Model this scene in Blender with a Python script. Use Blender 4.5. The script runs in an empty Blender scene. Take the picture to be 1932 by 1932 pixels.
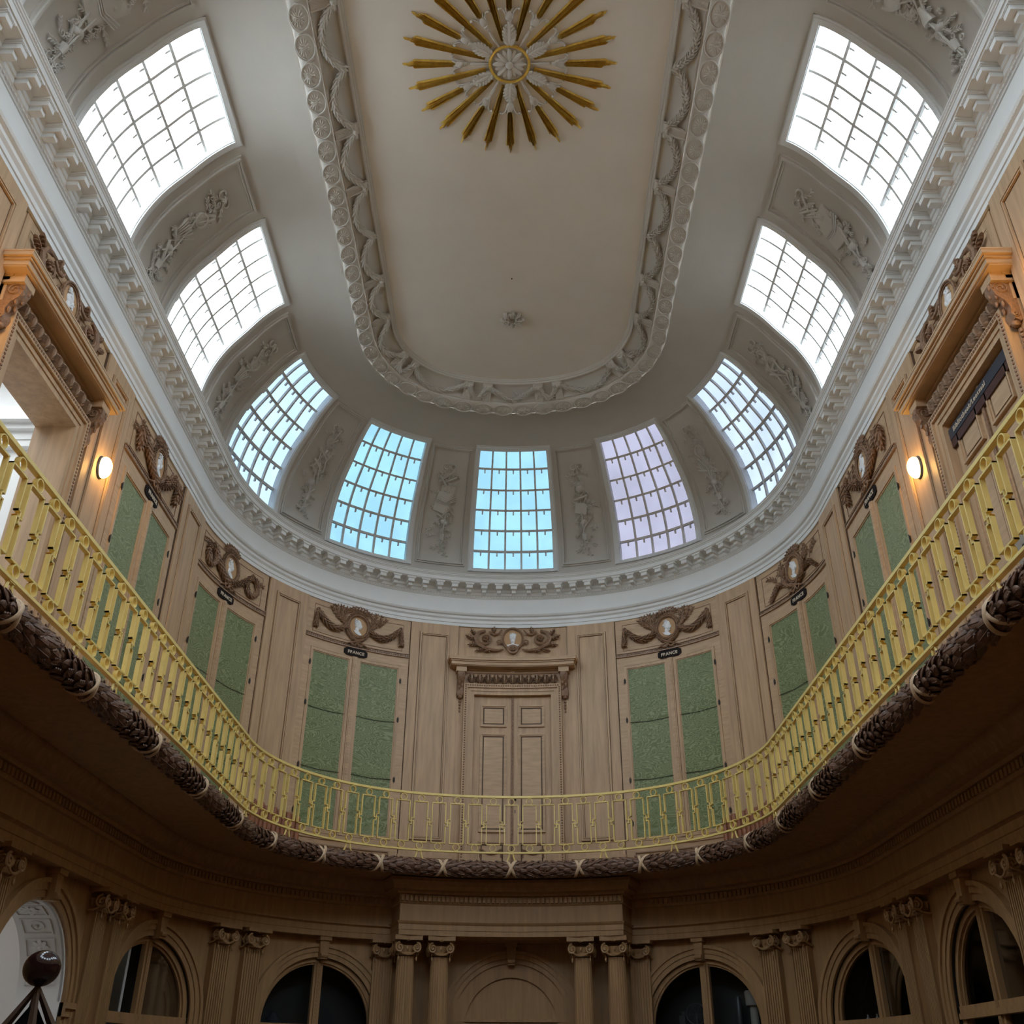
import bpy, math, random
import numpy as np
from mathutils import Vector, Matrix
random.seed(7)
pi=math.pi; sin=math.sin; cos=math.cos
SC=bpy.context.scene; COL=SC.collection
# ------------------------------------------------------------------ camera
Rv=Vector((0.99996414,0.00706394,0.00467142)); Uv=Vector((-6.45028757e-04,-4.86470155e-01,8.73696957e-01)); Fv=Vector((-0.00844425,0.87366864,0.48644815))
cd=bpy.data.cameras.new('camera'); cam=bpy.data.objects.new('camera',cd); COL.objects.link(cam)
cd.sensor_width=36; cd.lens=36*1816.64/1932; cd.shift_y=56.62/1932; cd.clip_end=200; cd.clip_start=.05
cam.matrix_world=Matrix(((Rv.x,Uv.x,-Fv.x,0.1413),(Rv.y,Uv.y,-Fv.y,0.0),(Rv.z,Uv.z,-Fv.z,1.6),(0,0,0,1)))
SC.camera=cam
# ------------------------------------------------------------------ world, exposure
w=bpy.data.worlds.new('sky'); SC.world=w; w.use_nodes=True
def sky():                      # overcast sky: bright zenith, dim towards the roofs on the horizon
    nt=w.node_tree; N=nt.nodes; L=nt.links; bg=N['Background']; tc=N.new('ShaderNodeTexCoord'); sp=N.new('ShaderNodeSeparateXYZ'); L.new(tc.outputs['Generated'],sp.inputs[0])
    cr_=N.new('ShaderNodeValToRGB'); L.new(sp.outputs['Z'],cr_.inputs[0]); e=cr_.color_ramp.elements
    while len(e)<len(SKY): e.new(.5)
    for k,(p_,c_) in enumerate(SKY): e[k].position=p_; e[k].color=(*[x/SKY_MAX for x in c_],1)
    L.new(cr_.outputs[0],bg.inputs[0]); bg.inputs[1].default_value=SKY_MAX*SKY_E
SKY_MAX=20.0; SKY_E=1.0
SKY=[(0.0,(.05,.055,.06)),(.07,(.6,.64,.68)),(.2,(8.2,8.8,9.5)),(.6,(8.0,8.6,9.3)),(.8,(9.0,9.6,10.3)),(.95,(10,10.6,11.3))]
sky()
SC.view_settings.view_transform='Standard'; SC.view_settings.look='None'; SC.view_settings.gamma=1; SC.view_settings.exposure=0.7
SC.cycles.use_denoising=True; SC.cycles.max_bounces=7; SC.cycles.diffuse_bounces=5; SC.cycles.glossy_bounces=3; SC.cycles.transmission_bounces=4; SC.cycles.transparent_max_bounces=6
SC.cycles.sample_clamp_indirect=6; SC.cycles.caustics_reflective=False; SC.cycles.caustics_refractive=False
LAMP_W=4.6
# ------------------------------------------------------------------ plan of the room (oval: two basket-handle ends joined by straight sides)
A=.548; EE=1.636; R0=4.82; YC=12.91; YM=7.956
HY=math.hypot(A,EE); TH=math.atan2(A,EE); S1=(R0-A+HY)*TH; S2=S1+(R0-A)*(pi/2-TH); SM=S2+YC-YM
def P2(s,r):
    sg=1 if s>=0 else -1; t=abs(s); mir=False
    if t>SM: t=2*SM-t; mir=True
    if t<S1: a=t/(R0-A+HY); q=r-A+HY; x,y=q*sin(a),YC-EE+q*cos(a)
    elif t<S2: a=TH+(t-S1)/(R0-A); x,y=A+(r-A)*sin(a),YC+(r-A)*cos(a)
    else: x,y=r,YC-(t-S2)
    if mir: y=2*YM-y
    return sg*x,y
def PT(s,r,z):
    x,y=P2(s,r); return Vector((x,y,z))
def NRM(s):
    a=P2(s,4.8); b=P2(s,4.9); return (b[0]-a[0])*10,(b[1]-a[1])*10
def ROT(s):
    n=NRM(s); return math.atan2(-n[0],n[1])
def LAM(r,s):        # path length at radius r -> from s
    t=abs(s); l1=(r-A+HY)*TH; l2=(r-A)*(pi/2-TH)
    if t<S1: v=t/(R0-A+HY)*(r-A+HY)
    elif t<S2: v=l1+(t-S1)/(R0-A)*(r-A)
    else: v=l1+l2+t-S2
    return v if s>=0 else -v
def S_AT(lam,r):
    t=abs(lam); l1=(r-A+HY)*TH; l2=(r-A)*(pi/2-TH)
    if t<l1: v=t*(R0-A+HY)/(r-A+HY)
    elif t<l1+l2: v=S1+(t-l1)*(R0-A)/(r-A)
    else: v=S2+t-l1-l2
    return v if lam>=0 else -v
def srange(s0,s1,extra=()):
    pts={round(s0,4),round(s1,4)}; s=s0
    while s<s1-1e-6:
        pts.add(round(s,4)); a=abs(s+.01)
        if a>SM: a=2*SM-a
        step=.14 if a<S2+.2 else .8
        s+=step
    for b in (-S2,S2,-S1,S1,2*SM-S2,-2*SM+S2): 
        if s0<b<s1: pts.add(round(b,4))
    for e in extra:
        if s0<e<s1: pts.add(round(e,4))
    q=sorted(pts); out=[q[0]]
    for x in q[1:]:
        if x-out[-1]>.004: out.append(x)
    if out[-1]!=q[-1]: out[-1]=q[-1]
    return out
# ------------------------------------------------------------------ mesh builder
ORG={}
class MB:
    def __init__(s): s.v=[]; s.f=[]
    def add(s,vs,fs):
        n=len(s.v); s.v.extend(vs); s.f.extend([tuple(i+n for i in f) for f in fs]); return s
    def grid(s,g,wrap=False):
        nr=len(g); nc=len(g[0]); vs=[p for r in g for p in r]; fs=[]
        for i in range(nr-1):
            for j in range(nc-(0 if wrap else 1)):
                k=(j+1)%nc; fs.append((i*nc+j,i*nc+k,(i+1)*nc+k,(i+1)*nc+j))
        return s.add(vs,fs)
    def box(s,u0,u1,v0,v1,w0,w1,du=.25,dv=99):
        nu=max(1,math.ceil(abs(u1-u0)/du)); nv=max(1,math.ceil(abs(v1-v0)/dv))
        U=[u0+(u1-u0)*i/nu for i in range(nu+1)]; V=[v0+(v1-v0)*i/nv for i in range(nv+1)]
        s.grid([[(u,v,w1) for u in U] for v in V]); s.grid([[(u,v,w0) for u in reversed(U)] for v in V])
        for vv,o in ((v0,1),(v1,0)):
            s.grid([[(u,vv,w) for u in U] for w in ((w0,w1) if o else (w1,w0))])
        for uu,o in ((u0,0),(u1,1)):
            s.grid([[(uu,v,w) for v in V] for w in ((w0,w1) if o==1 else (w1,w0))])
        return s
    def frame(s,u0,u1,v0,v1,t,w0,w1,du=.25,dv=99,tb=None):
        tb=t if tb is None else tb
        s.box(u0,u0+t,v0,v1,w0,w1,du,dv); s.box(u1-t,u1,v0,v1,w0,w1,du,dv); s.box(u0+t,u1-t,v1-t,v1,w0,w1,du,dv)
        if tb: s.box(u0+t,u1-t,v0,v0+tb,w0,w1,du,dv)
        return s
    def tube(s,path,r,n=7,cap=True,up=None):
        P=[Vector(p) for p in path]; m=len(P); rr=r if isinstance(r,(list,tuple)) else [r]*m; rings=[]
        up=Vector(up) if up else None; N=None
        for i in range(m):
            T=(P[min(i+1,m-1)]-P[max(i-1,0)]); T=T.normalized() if T.length>1e-9 else Vector((0,0,1))
            if N is None:
                a=up or (Vector((0,0,1)) if abs(T.z)<.9 else Vector((1,0,0))); N=(a-T*a.dot(T)).normalized()
            else: N=(N-T*N.dot(T)).normalized()
            B=T.cross(N); rings.append([tuple(P[i]+(N*cos(2*pi*k/n)+B*sin(2*pi*k/n))*rr[i]) for k in range(n)])
        b=len(s.v); s.grid(rings,True)
        if cap: s.f.append(tuple(b+k for k in range(n))[::-1]); s.f.append(tuple(b+(m-1)*n+k for k in range(n)))
        return s
    def ell(s,c,X,Y,Z,nu=6,nv=4):
        c=Vector(c);X=Vector(X);Y=Vector(Y);Z=Vector(Z); b=len(s.v)
        s.v.append(tuple(c-X))
        for i in range(1,nv):
            a=pi*i/nv
            for k in range(nu):
                t=2*pi*k/nu; s.v.append(tuple(c-X*cos(a)+(Y*cos(t)+Z*sin(t))*sin(a)))
        s.v.append(tuple(c+X)); e=len(s.v)-1
        for k in range(nu): s.f.append((b,b+1+(k+1)%nu,b+1+k))
        for i in range(nv-2):
            for k in range(nu):
                p=b+1+i*nu; s.f.append((p+k,p+(k+1)%nu,p+nu+(k+1)%nu,p+nu+k))
        p=b+1+(nv-2)*nu
        for k in range(nu): s.f.append((p+k,p+(k+1)%nu,e))
        return s
    def ball(s,c,r,nu=8,nv=6): return s.ell(c,(0,0,r),(r,0,0),(0,r,0),nu,nv)
    def lathe(s,prof,c=(0,0,0),n=24,ax=2,flut=None):
        rings=[]
        for r,z in prof:
            ring=[]
            for k in range(n):
                a=2*pi*k/n; q=r*(flut(a) if flut else 1); p=[q*cos(a),q*sin(a),z] if ax==2 else ([q*cos(a),z,q*sin(a)] if ax==1 else [z,q*cos(a),q*sin(a)])
                ring.append((c[0]+p[0],c[1]+p[1],c[2]+p[2]))
            rings.append(ring)
        b=len(s.v); s.grid(rings,True); m=len(prof)
        s.f.append(tuple(b+k for k in range(n))); s.f.append(tuple(b+(m-1)*n+k for k in range(n)))
        return s
    def prism(s,poly,w0,w1):
        n=len(poly); return s.add([(u,v,w0) for u,v in poly]+[(u,v,w1) for u,v in poly],[tuple(range(n))[::-1],tuple(range(n,2*n))]+[(i,(i+1)%n,n+(i+1)%n,n+i) for i in range(n)])
    def arc(s,c,r0,r1,w0,w1,a0=0,a1=pi,n=28):
        g=[]
        for i in range(n+1):
            a=a0+(a1-a0)*i/n; q=lambda r,w:(c[0]+r*cos(a),c[1]+r*sin(a),w); g.append([q(r0,w0),q(r0,w1),q(r1,w1),q(r1,w0)])
        return s.grid(g,True)
    def build(s,name,mat,parent=None,fn=None,kind=None,flat=False,org=None,xf=None):
        vs=s.v
        if xf: vs=[xf(v) for v in vs]
        if fn: vs=[fn(*v) for v in vs]
        o=Vector(org) if org is not None else (ORG[parent.name] if parent is not None else Vector((0,0,0)))
        me=bpy.data.meshes.new(name); me.from_pydata([(v[0]-o.x,v[1]-o.y,v[2]-o.z) for v in vs],[],s.f); me.update()
        if not flat: me.shade_smooth(); me.set_sharp_from_angle(angle=math.radians(38))
        me.materials.append(M[mat] if isinstance(mat,str) else mat)
        ob=bpy.data.objects.new(name,me); COL.objects.link(ob); ORG[ob.name]=o
        if parent is not None: ob.parent=parent
        else: ob.location=o
        if kind: ob['kind']=kind
        return ob
def tag(o,label,cat,group=None,kind=None):
    o['label']=label; o['category']=cat
    if group: o['group']=group
    if kind: o['kind']=kind
    return o
def thing(name,label,cat,loc,group=None,kind=None):
    o=bpy.data.objects.new(name,None); COL.objects.link(o); o.location=loc; o.empty_display_size=.2; ORG[o.name]=Vector(loc)
    return tag(o,label,cat,group,kind)
def inst(name,me,parent,loc,rz=0,rot=None):
    o=bpy.data.objects.new(name,me); COL.objects.link(o); o.parent=parent; o.location=Vector(loc)-ORG[parent.name] if parent.name in ORG else loc
    o.rotation_euler=rot or (0,0,rz); return o
def wall(s0,z0,rw): return lambda u,v,w:PT(s0+u,rw-w,z0+v)
# ------------------------------------------------------------------ materials
M={}
def mat(name,col,rough=.6,metal=0,spec=.5,grain=None,bump=0,bscale=40,noise=0,nscale=3,emit=None,es=0):
    m=bpy.data.materials.new(name); m.use_nodes=True; nt=m.node_tree; N=nt.nodes; L=nt.links; b=N['Principled BSDF']
    b.inputs['Base Color'].default_value=(*col,1); b.inputs['Roughness'].default_value=rough; b.inputs['Metallic'].default_value=metal; b.inputs['Specular IOR Level'].default_value=spec
    g=N.new('ShaderNodeNewGeometry')
    if grain or noise:
        mp=N.new('ShaderNodeMapping'); L.new(g.outputs['Position'],mp.inputs['Vector']); mp.inputs['Scale'].default_value=grain or (nscale,)*3
        t=N.new('ShaderNodeTexNoise'); t.inputs['Scale'].default_value=1; t.inputs['Detail'].default_value=6; t.inputs['Roughness'].default_value=.6; L.new(mp.outputs[0],t.inputs['Vector'])
        r=N.new('ShaderNodeValToRGB'); k=noise or .25
        r.color_ramp.elements[0].position=.3; r.color_ramp.elements[1].position=.7
        r.color_ramp.elements[0].color=(*[c*(1-k) for c in col],1); r.color_ramp.elements[1].color=(*[min(1,c*(1+k)) for c in col],1)
        L.new(t.outputs[0],r.inputs[0]); L.new(r.outputs[0],b.inputs['Base Color'])
    if bump:
        t2=N.new('ShaderNodeTexNoise'); t2.inputs['Scale'].default_value=bscale; t2.inputs['Detail'].default_value=5; L.new(g.outputs['Position'],t2.inputs['Vector'])
        bp=N.new('ShaderNodeBump'); bp.inputs['Strength'].default_value=bump; bp.inputs['Distance'].default_value=.02; L.new(t2.outputs[0],bp.inputs['Height']); L.new(bp.outputs[0],b.inputs['Normal'])
    if emit: b.inputs['Emission Color'].default_value=(*emit,1); b.inputs['Emission Strength'].default_value=es
    M[name]=m; return m
mat('oak',(.5,.335,.2),.5,grain=(14,14,1.2),noise=.17)
mat('oak_rail',(.51,.345,.208),.5,grain=(3,3,22),noise=.15)
mat('low_bounce_grey',(.16,.15,.14),.95)  # dark grey so the cornice ledge bounces less light
mat('oak_shade_line',(.12,.07,.04),.6)  # dark oak colour painting shade lines beside mouldings
mat('oak_mid',(.33,.215,.14),.5,noise=.2,nscale=30)
mat('oak_carved',(.25,.14,.078),.42,noise=.3,nscale=30,bump=.3,bscale=120)
mat('oak_low',(.37,.22,.1),.5,grain=(14,14,1.2),noise=.18)
mat('garland_wood',(.16,.085,.055),.28,noise=.35,nscale=18,bump=.35,bscale=90)
mat('ribbon_wood',(.62,.45,.29),.45,noise=.12,nscale=40)
mat('plaster',(.62,.59,.54),.85,noise=.03,nscale=1.5,bump=.05,bscale=150)
mat('plaster_relief',(.68,.66,.62),.8,bump=.1,bscale=120)
mat('cornice_white',(.78,.79,.78),.7,noise=.02,nscale=3)
mat('ceiling_paint',(.85,.8,.725),.9,noise=.03,nscale=1.2)
mat('yellow_paint',(.86,.68,.24),.35,spec=.5,noise=.05,nscale=8)
mat('gold',(1,.6,.13),.32,metal=.55,noise=.25,nscale=14)
mat('marble',(.82,.83,.84),.4,noise=.06,nscale=30)
mat('tan_ground',(.5,.3,.15),.6)
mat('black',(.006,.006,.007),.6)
mat('dark_metal',(.03,.025,.02),.4,metal=.5)
mat('plaque',(.018,.012,.012),.7,spec=.15)
mat('cream_letters',(.62,.52,.4),.6)
mat('brass',(.6,.38,.14),.25,metal=.9)
mat('terracotta',(.3,.115,.055),.5,noise=.15,nscale=12)
mat('white_wall',(.8,.79,.77),.85)
mat('floor_wood',(.13,.075,.045),.35,grain=(8,1.5,1),noise=.3)
mat('dark_ball',(.022,.008,.008),.12,spec=.6)
mat('case_wood',(.07,.04,.028),.35)
mat('blue_bar',(.03,.035,.05),.4)
mat('red_brown',(.06,.02,.014),.4)
mat('grey_dark',(.05,.05,.06),.4)
mat('lamp_glass',(1,.85,.5),.3,emit=(1,.66,.2),es=9)
mat('linen',(.3,.27,.23),.8)
def fabric():
    m=bpy.data.materials.new('green_moire'); m.use_nodes=True; nt=m.node_tree; N=nt.nodes; L=nt.links; b=N['Principled BSDF']; b.inputs['Roughness'].default_value=.5
    g=N.new('ShaderNodeNewGeometry'); mp=N.new('ShaderNodeMapping'); mp.inputs['Scale'].default_value=(1.5,1.5,3.2); L.new(g.outputs['Position'],mp.inputs[0])
    t=N.new('ShaderNodeTexNoise'); t.inputs['Scale'].default_value=1.1; t.inputs['Detail'].default_value=3.5; t.inputs['Distortion'].default_value=.5; L.new(mp.outputs[0],t.inputs['Vector'])
    mu=N.new('ShaderNodeMath'); mu.operation='MULTIPLY'; mu.inputs[1].default_value=170; L.new(t.outputs[0],mu.inputs[0])
    si=N.new('ShaderNodeMath'); si.operation='SINE'; L.new(mu.outputs[0],si.inputs[0])
    mr=N.new('ShaderNodeMapRange'); mr.inputs[1].default_value=-1; mr.inputs[2].default_value=1; L.new(si.outputs[0],mr.inputs[0])
    r=N.new('ShaderNodeValToRGB'); r.color_ramp.elements[0].color=(.13,.165,.06,1); r.color_ramp.elements[1].color=(.26,.3,.15,1); r.color_ramp.elements[0].position=.35; r.color_ramp.elements[1].position=.95
    L.new(mr.outputs[0],r.inputs[0]); L.new(r.outputs[0],b.inputs['Base Color'])
    b.inputs['Sheen Weight'].default_value=.15; M['green_moire']=m
fabric()
def frosted(name,tint,k=.01):
    m=bpy.data.materials.new(name); m.use_nodes=True; nt=m.node_tree; N=nt.nodes; L=nt.links; out=N['Material Output']
    g=N.new('ShaderNodeNewGeometry'); t=N.new('ShaderNodeTexNoise'); t.inputs['Scale'].default_value=1.3; t.inputs['Detail'].default_value=3; L.new(g.outputs['Position'],t.inputs['Vector'])
    r=N.new('ShaderNodeValToRGB'); r.color_ramp.elements[0].color=(*[c*.84 for c in tint],1); r.color_ramp.elements[1].color=(*tint,1); r.color_ramp.elements[0].position=.35; r.color_ramp.elements[1].position=.62; L.new(t.outputs[0],r.inputs[0])
    tr=N.new('ShaderNodeBsdfTransparent'); L.new(r.outputs[0],tr.inputs[0]); tl=N.new('ShaderNodeBsdfTranslucent'); L.new(r.outputs[0],tl.inputs[0])
    mx=N.new('ShaderNodeMixShader'); mx.inputs[0].default_value=k; L.new(tr.outputs[0],mx.inputs[1]); L.new(tl.outputs[0],mx.inputs[2]); L.new(mx.outputs[0],out.inputs[0]); M[name]=m
frosted('frosted_white',(.8,.88,.92)); frosted('frosted_pale',(.062,.083,.104)); frosted('frosted_pale_pink',(.062,.072,.09)); frosted('glass_turquoise',(.036,.066,.082)); frosted('glass_lilac',(.046,.044,.054))
def clear():
    m=bpy.data.materials.new('case_glass'); m.use_nodes=True; nt=m.node_tree; N=nt.nodes; L=nt.links
    gl=N.new('ShaderNodeBsdfGlossy'); gl.inputs['Roughness'].default_value=.05; gl.inputs[0].default_value=(.4,.43,.46,1); tr=N.new('ShaderNodeBsdfTransparent'); tr.inputs[0].default_value=(.85,.9,.92,1)
    fr=N.new('ShaderNodeFresnel'); mx=N.new('ShaderNodeMixShader'); L.new(fr.outputs[0],mx.inputs[0]); L.new(tr.outputs[0],mx.inputs[1]); L.new(gl.outputs[0],mx.inputs[2]); L.new(mx.outputs[0],N['Material Output'].inputs[0]); M['case_glass']=m
clear()
# ------------------------------------------------------------------ sweeps along the plan
def sweep(prof,s0,s1,name,mt,parent=None,kind=None,closed=False,extra=()):
    mb=MB(); g=[[tuple(PT(s,r,z)) for r,z in prof] for s in srange(s0,s1,extra)]; mb.grid(g,closed)
    return mb.build(name,mt,parent,kind=kind)
FULL=2*SM
# ------------------------------------------------------------------ floor, lower walls, ceiling
ring=[tuple(PT(s,5.02,0)) for s in srange(-FULL,FULL)][:-1]
f=MB().add(ring,[tuple(range(len(ring)))]).build('floor','floor_wood',kind='structure',flat=True); tag(f,'dark wooden floor of the oval room under the gallery','floor',kind='structure')
# cove profile
CP=[(4.86,10.36),(4.872,10.60),(4.835,11.022),(4.721,11.431),(4.545,11.796),(4.303,12.129),(4.051,12.472),(3.758,12.743),(3.40,12.87),(3.0,12.92),(2.69,12.885)]
def cr(i,t):
    p=[np.array(CP[max(0,min(len(CP)-1,i+k))]) for k in (-1,0,1,2)]
    return .5*((2*p[1])+(-p[0]+p[2])*t+(2*p[0]-5*p[1]+4*p[2]-p[3])*t*t+(-p[0]+3*p[1]-3*p[2]+p[3])*t**3)
CD=[cr(i,k/12) for i in range(len(CP)-1) for k in range(12)]+[np.array(CP[-1])]
CL=np.concatenate([[0],np.cumsum([np.hypot(*(CD[i+1]-CD[i])) for i in range(len(CD)-1)])]); CDa=np.array(CD)
TR=[CL[12*i] for i in range(len(CP))]       # arc length at each key point
TB,TT=TR[1],TR[7]
def cove(t):
    r=np.interp(t,CL,CDa[:,0]); z=np.interp(t,CL,CDa[:,1]); e=.02
    dr=np.interp(t+e,CL,CDa[:,0])-np.interp(t-e,CL,CDa[:,0]); dz=np.interp(t+e,CL,CDa[:,1])-np.interp(t-e,CL,CDa[:,1]); l=math.hypot(dr,dz) or 1
    return r,z,-dz/l,dr/l   # inward normal (towards smaller r / down)
def covefn(s0):
    def fn(u,t,w):
        r,z,nr,nz=cove(t); return PT(s0+u,r+nr*w,z+nz*w)
    return fn
WS=[0,2.98,5.97,9.1,12.22,15.34,18.47,21.46]; WALL_S=sorted(set([x for q in WS for x in (q,-q)]+[FULL]))
WH=.82
def in_win(s):
    return any(abs(s-c)<WH-.002 or abs(s-c+2*FULL)<WH-.002 or abs(s+FULL*0-c-0)<WH-.002 for c in WALL_S if c!=FULL) or abs(s)>FULL-WH
edges=[c+k*WH for c in WALL_S for k in (-1,1)]
ss=srange(-FULL,FULL,edges+[-FULL+WH]); ts=sorted(set([round(float(x),4) for x in TR]+[round(float(TR[0]+k*.08),4) for k in range(int((TR[-1]-TR[0])/.08))]))
mb=MB(); vs=[]; fs=[]
for s in ss:
    for t in ts:
        r,z,_,_=cove(t); vs.append(tuple(PT(s,r,z)))
nt_=len(ts)
for i in range(len(ss)-1):
    sm=(ss[i]+ss[i+1])/2
    for j in range(nt_-1):
        tm=(ts[j]+ts[j+1])/2
        if in_win(sm) and TB<tm<TT: continue
        fs.append((i*nt_+j,(i+1)*nt_+j,(i+1)*nt_+j+1,i*nt_+j+1))
mb.add(vs,fs); cv=mb.build('ceiling_cove','plaster'); tag(cv,'grey white coved ceiling curving up around the skylights','ceiling',kind='structure')
# flat ceiling field
ring=[tuple(PT(s,2.05,13.21)) for s in srange(-FULL,FULL)][:-1]
o=MB().add(ring,[tuple(reversed(range(len(ring))))]).build('ceiling','ceiling_paint',kind='structure',flat=True); tag(o,'flat beige grey oval field in the middle of the ceiling','ceiling',kind='structure')
# ------------------------------------------------------------------ skylights
def window(n,s0,glass,label):
    fn=covefn(s0); root=thing(f'window_{n}',label,'window',fn(0,TB,0),kind='structure')
    u=WH
    mb=MB(); mb.box(-u-.075,-u,TB-.07,TT+.08,-.03,.04,.3,.08); mb.box(u,u+.075,TB-.07,TT+.08,-.03,.04,.3,.08); mb.box(-u,u,TT,TT+.08,-.03,.04,.1,.1); mb.box(-u,u,TB-.07,TB,-.03,.03,.1,.1)
    mb.box(-u-.1,-u-.075,TB-.07,TT+.105,-.03,.02,.3,.08); mb.box(u+.075,u+.1,TB-.07,TT+.105,-.03,.02,.3,.08); mb.box(-u-.1,u+.1,TT+.08,TT+.105,-.03,.02,.1,.1)
    mb.box(-u-.012,-u+.012,TB,TT,-.13,.02,.2,.08); mb.box(u-.012,u+.012,TB,TT,-.13,.02,.2,.08); mb.box(-u,u,TT-.012,TT+.012,-.13,.02,.2,.1); mb.box(-u,u,TB-.012,TB+.012,-.13,.0,.2,.1)
    mb.build('window_frame','cornice_white',root,fn)
    b=MB()
    for k in range(1,5): x=-u+2*u*k/5; b.box(x-.019,x+.019,TB,TT,-.115,-.07,.2,.08)
    rows=[TR[i] for i in range(2,7)]
    for t in rows:
        b.box(-u,u,t-.02,t+.02,-.115,-.07,.2)
        for k in range(5):
            x=-u+2*u*(k+.5)/5; b.box(x-.013,x+.013,t-.09,t-.02,-.115,-.08)
    b.build('glazing_bars','window_bar',root,fn)
    g=MB(); tr=[TB]+rows+[TT]
    for i in range(6):
        for k in range(5):
            x0=-u+2*u*k/5+.01; x1=-u+2*u*(k+1)/5-.01; n_=3
            off=-.118
            g.grid([[(x,tr[i]+.01+(tr[i+1]-tr[i]-.02)*j/n_,off) for x in (x0,x1)] for j in range(n_+1)])
    g.build('glass',glass,root,fn,flat=True)
    tm=(TB+TT)/2; c=(fn(0,TB,-.2)+fn(0,TT,-.2))/2; up_=(fn(0,TT,-.2)-fn(0,TB,-.2)); ri=(fn(.3,tm,0)-fn(-.3,tm,0)).normalized(); up_n=up_.normalized(); nn=ri.cross(up_n); c=c-(-nn if (fn(0,tm,1)-fn(0,tm,0)).dot(nn)<0 else nn)*.45
    if (fn(0,tm,1)-fn(0,tm,0)).dot(nn)<0: ri=-ri; nn=-nn
    l=bpy.data.lights.new('daylight_portal','AREA'); l.shape='RECTANGLE'; l.size=2*u+.5; l.size_y=up_.length+.9; l.cycles.is_portal=True; o=bpy.data.objects.new('daylight_portal',l); COL.objects.link(o)
    o.matrix_world=Matrix(((ri.x,up_n.x,-nn.x,c.x),(ri.y,up_n.y,-nn.y,c.y),(ri.z,up_n.z,-nn.z,c.z),(0,0,0,1)))
    if abs(Matrix(((ri.x,up_n.x,-nn.x),(ri.y,up_n.y,-nn.y),(ri.z,up_n.z,-nn.z))).determinant()-1)>.1: o.matrix_world=Matrix(((-ri.x,up_n.x,-nn.x,c.x),(-ri.y,up_n.y,-nn.y,c.y),(-ri.z,up_n.z,-nn.z,c.z),(0,0,0,1)))
    return root
mat('window_bar',(.7,.68,.65),.5)
WL={0:('glass_turquoise','skylight with turquoise panes above the middle of the cornice facing the camera'),
 -1:('glass_turquoise','skylight with turquoise panes, first one left of the middle skylight'),1:('glass_lilac','skylight with pinkish lilac panes, first one right of the middle skylight'),
 -2:('frosted_pale','pale blue skylight, second one left of the middle skylight'),2:('frosted_pale_pink','pale lilac blue skylight, second one right of the middle skylight'),
 -3:('frosted_white','bright white skylight, third one left of the middle skylight'),3:('frosted_white','bright white skylight, third one right of the middle skylight'),
 -4:('frosted_white','large bright white skylight on the left above the open gallery doorway'),4:('frosted_white','large bright white skylight on the right above the closed gallery door'),
 -5:('frosted_white','bright skylight cut off by the top left corner of the photo'),5:('frosted_white','bright skylight cut off by the top right corner of the photo')}
n=1
for k in [0,-1,1,-2,2,-3,3,-4,4,-5,5,-6,6,-7,7,8]:
    g,l=WL.get(k,('frosted_white','bright white skylight of the end of the room behind the camera'))
    window(n,(WS+[FULL])[abs(k)]*(1 if k>=0 else -1) if abs(k)<8 else FULL-.0001,g,l); n+=1
# ------------------------------------------------------------------ generic carving
def garland(mb,path,rad,leaf=.07,nr=6,core=.6,flip=False,wide=.5,thick=.35,dens=.55,up=None):
    P=[Vector(p) for p in path]; L=[0]
    for i in range(len(P)-1): L.append(L[-1]+(P[i+1]-P[i]).length)
    tot=L[-1]; m=max(2,int(tot/(leaf*dens))); rf=rad if callable(rad) else (lambda t:rad)
    def at(d):
        d=max(0,min(tot,d)); i=0
        while i<len(L)-2 and L[i+1]<d: i+=1
        q=(d-L[i])/max(1e-9,L[i+1]-L[i]); return P[i].lerp(P[i+1],q),(P[i+1]-P[i]).normalized()
    if core: 
        ps=[at(tot*i/m)[0] for i in range(m+1)]; mb.tube(ps,[rf(i/m)*core for i in range(m+1)],7)
    N=None
    for i in range(m):
        c,T=at(tot*(i+.5)/m); a=Vector(up) if up else (Vector((0,0,1)) if abs(T.z)<.9 else Vector((1,0,0)))
        N=(a-T*a.dot(T)).normalized(); B=T.cross(N); R=rf((i+.5)/m)
        if flip: T=-T
        for k in range(nr):
            an=2*pi*(k+(i%2)*.5)/nr; rd=N*cos(an)+B*sin(an); tg=T.cross(rd)
            ax=(T+rd*.5).normalized()
            mb.ell(c+rd*R*.8,ax*leaf*.6,tg*leaf*wide*.42,rd*leaf*thick*.4,6,4)
def arcpath(p0,p1,sag,n=12,w=0):
    return [(p0[0]+(p1[0]-p0[0])*i/n,p0[1]+(p1[1]-p0[1])*i/n-sag*4*(i/n)*(1-i/n),(p0[2] if len(p0)>2 else w)) for i in range(n+1)]
def spiral(c,r0,turns,a0,dirn=1,n=40,w=0,shrink=.2):
    return [(c[0]+r0*(1-(1-shrink)*i/n)*cos(a0+dirn*2*pi*turns*i/n),c[1]+r0*(1-(1-shrink)*i/n)*sin(a0+dirn*2*pi*turns*i/n),w) for i in range(n+1)]
def acanthus(mb,c,ang,L,W,w=.02,lobes=5):
    d=Vector((cos(ang),sin(ang),0)); p=Vector((-sin(ang),cos(ang),0)); c=Vector((c[0],c[1],w))
    mb.ell(c+d*L*.5,d*L*.5,p*W*.16,Vector((0,0,w*.9)),6,5)
    for i in range(lobes):
        q=(i+.6)/(lobes+.4); ww=W*.5*sin(pi*min(1,q*.85+.12))**.7
        for sg in (-1,1):
            dd=(d*.75+p*sg*.8).normalized(); pp=Vector((-dd.y,dd.x,0))
            mb.ell(c+d*L*q*.86+p*sg*ww*.5,dd*ww*.62,pp*L*.085,Vector((0,0,w*.7)),5,4)
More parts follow.
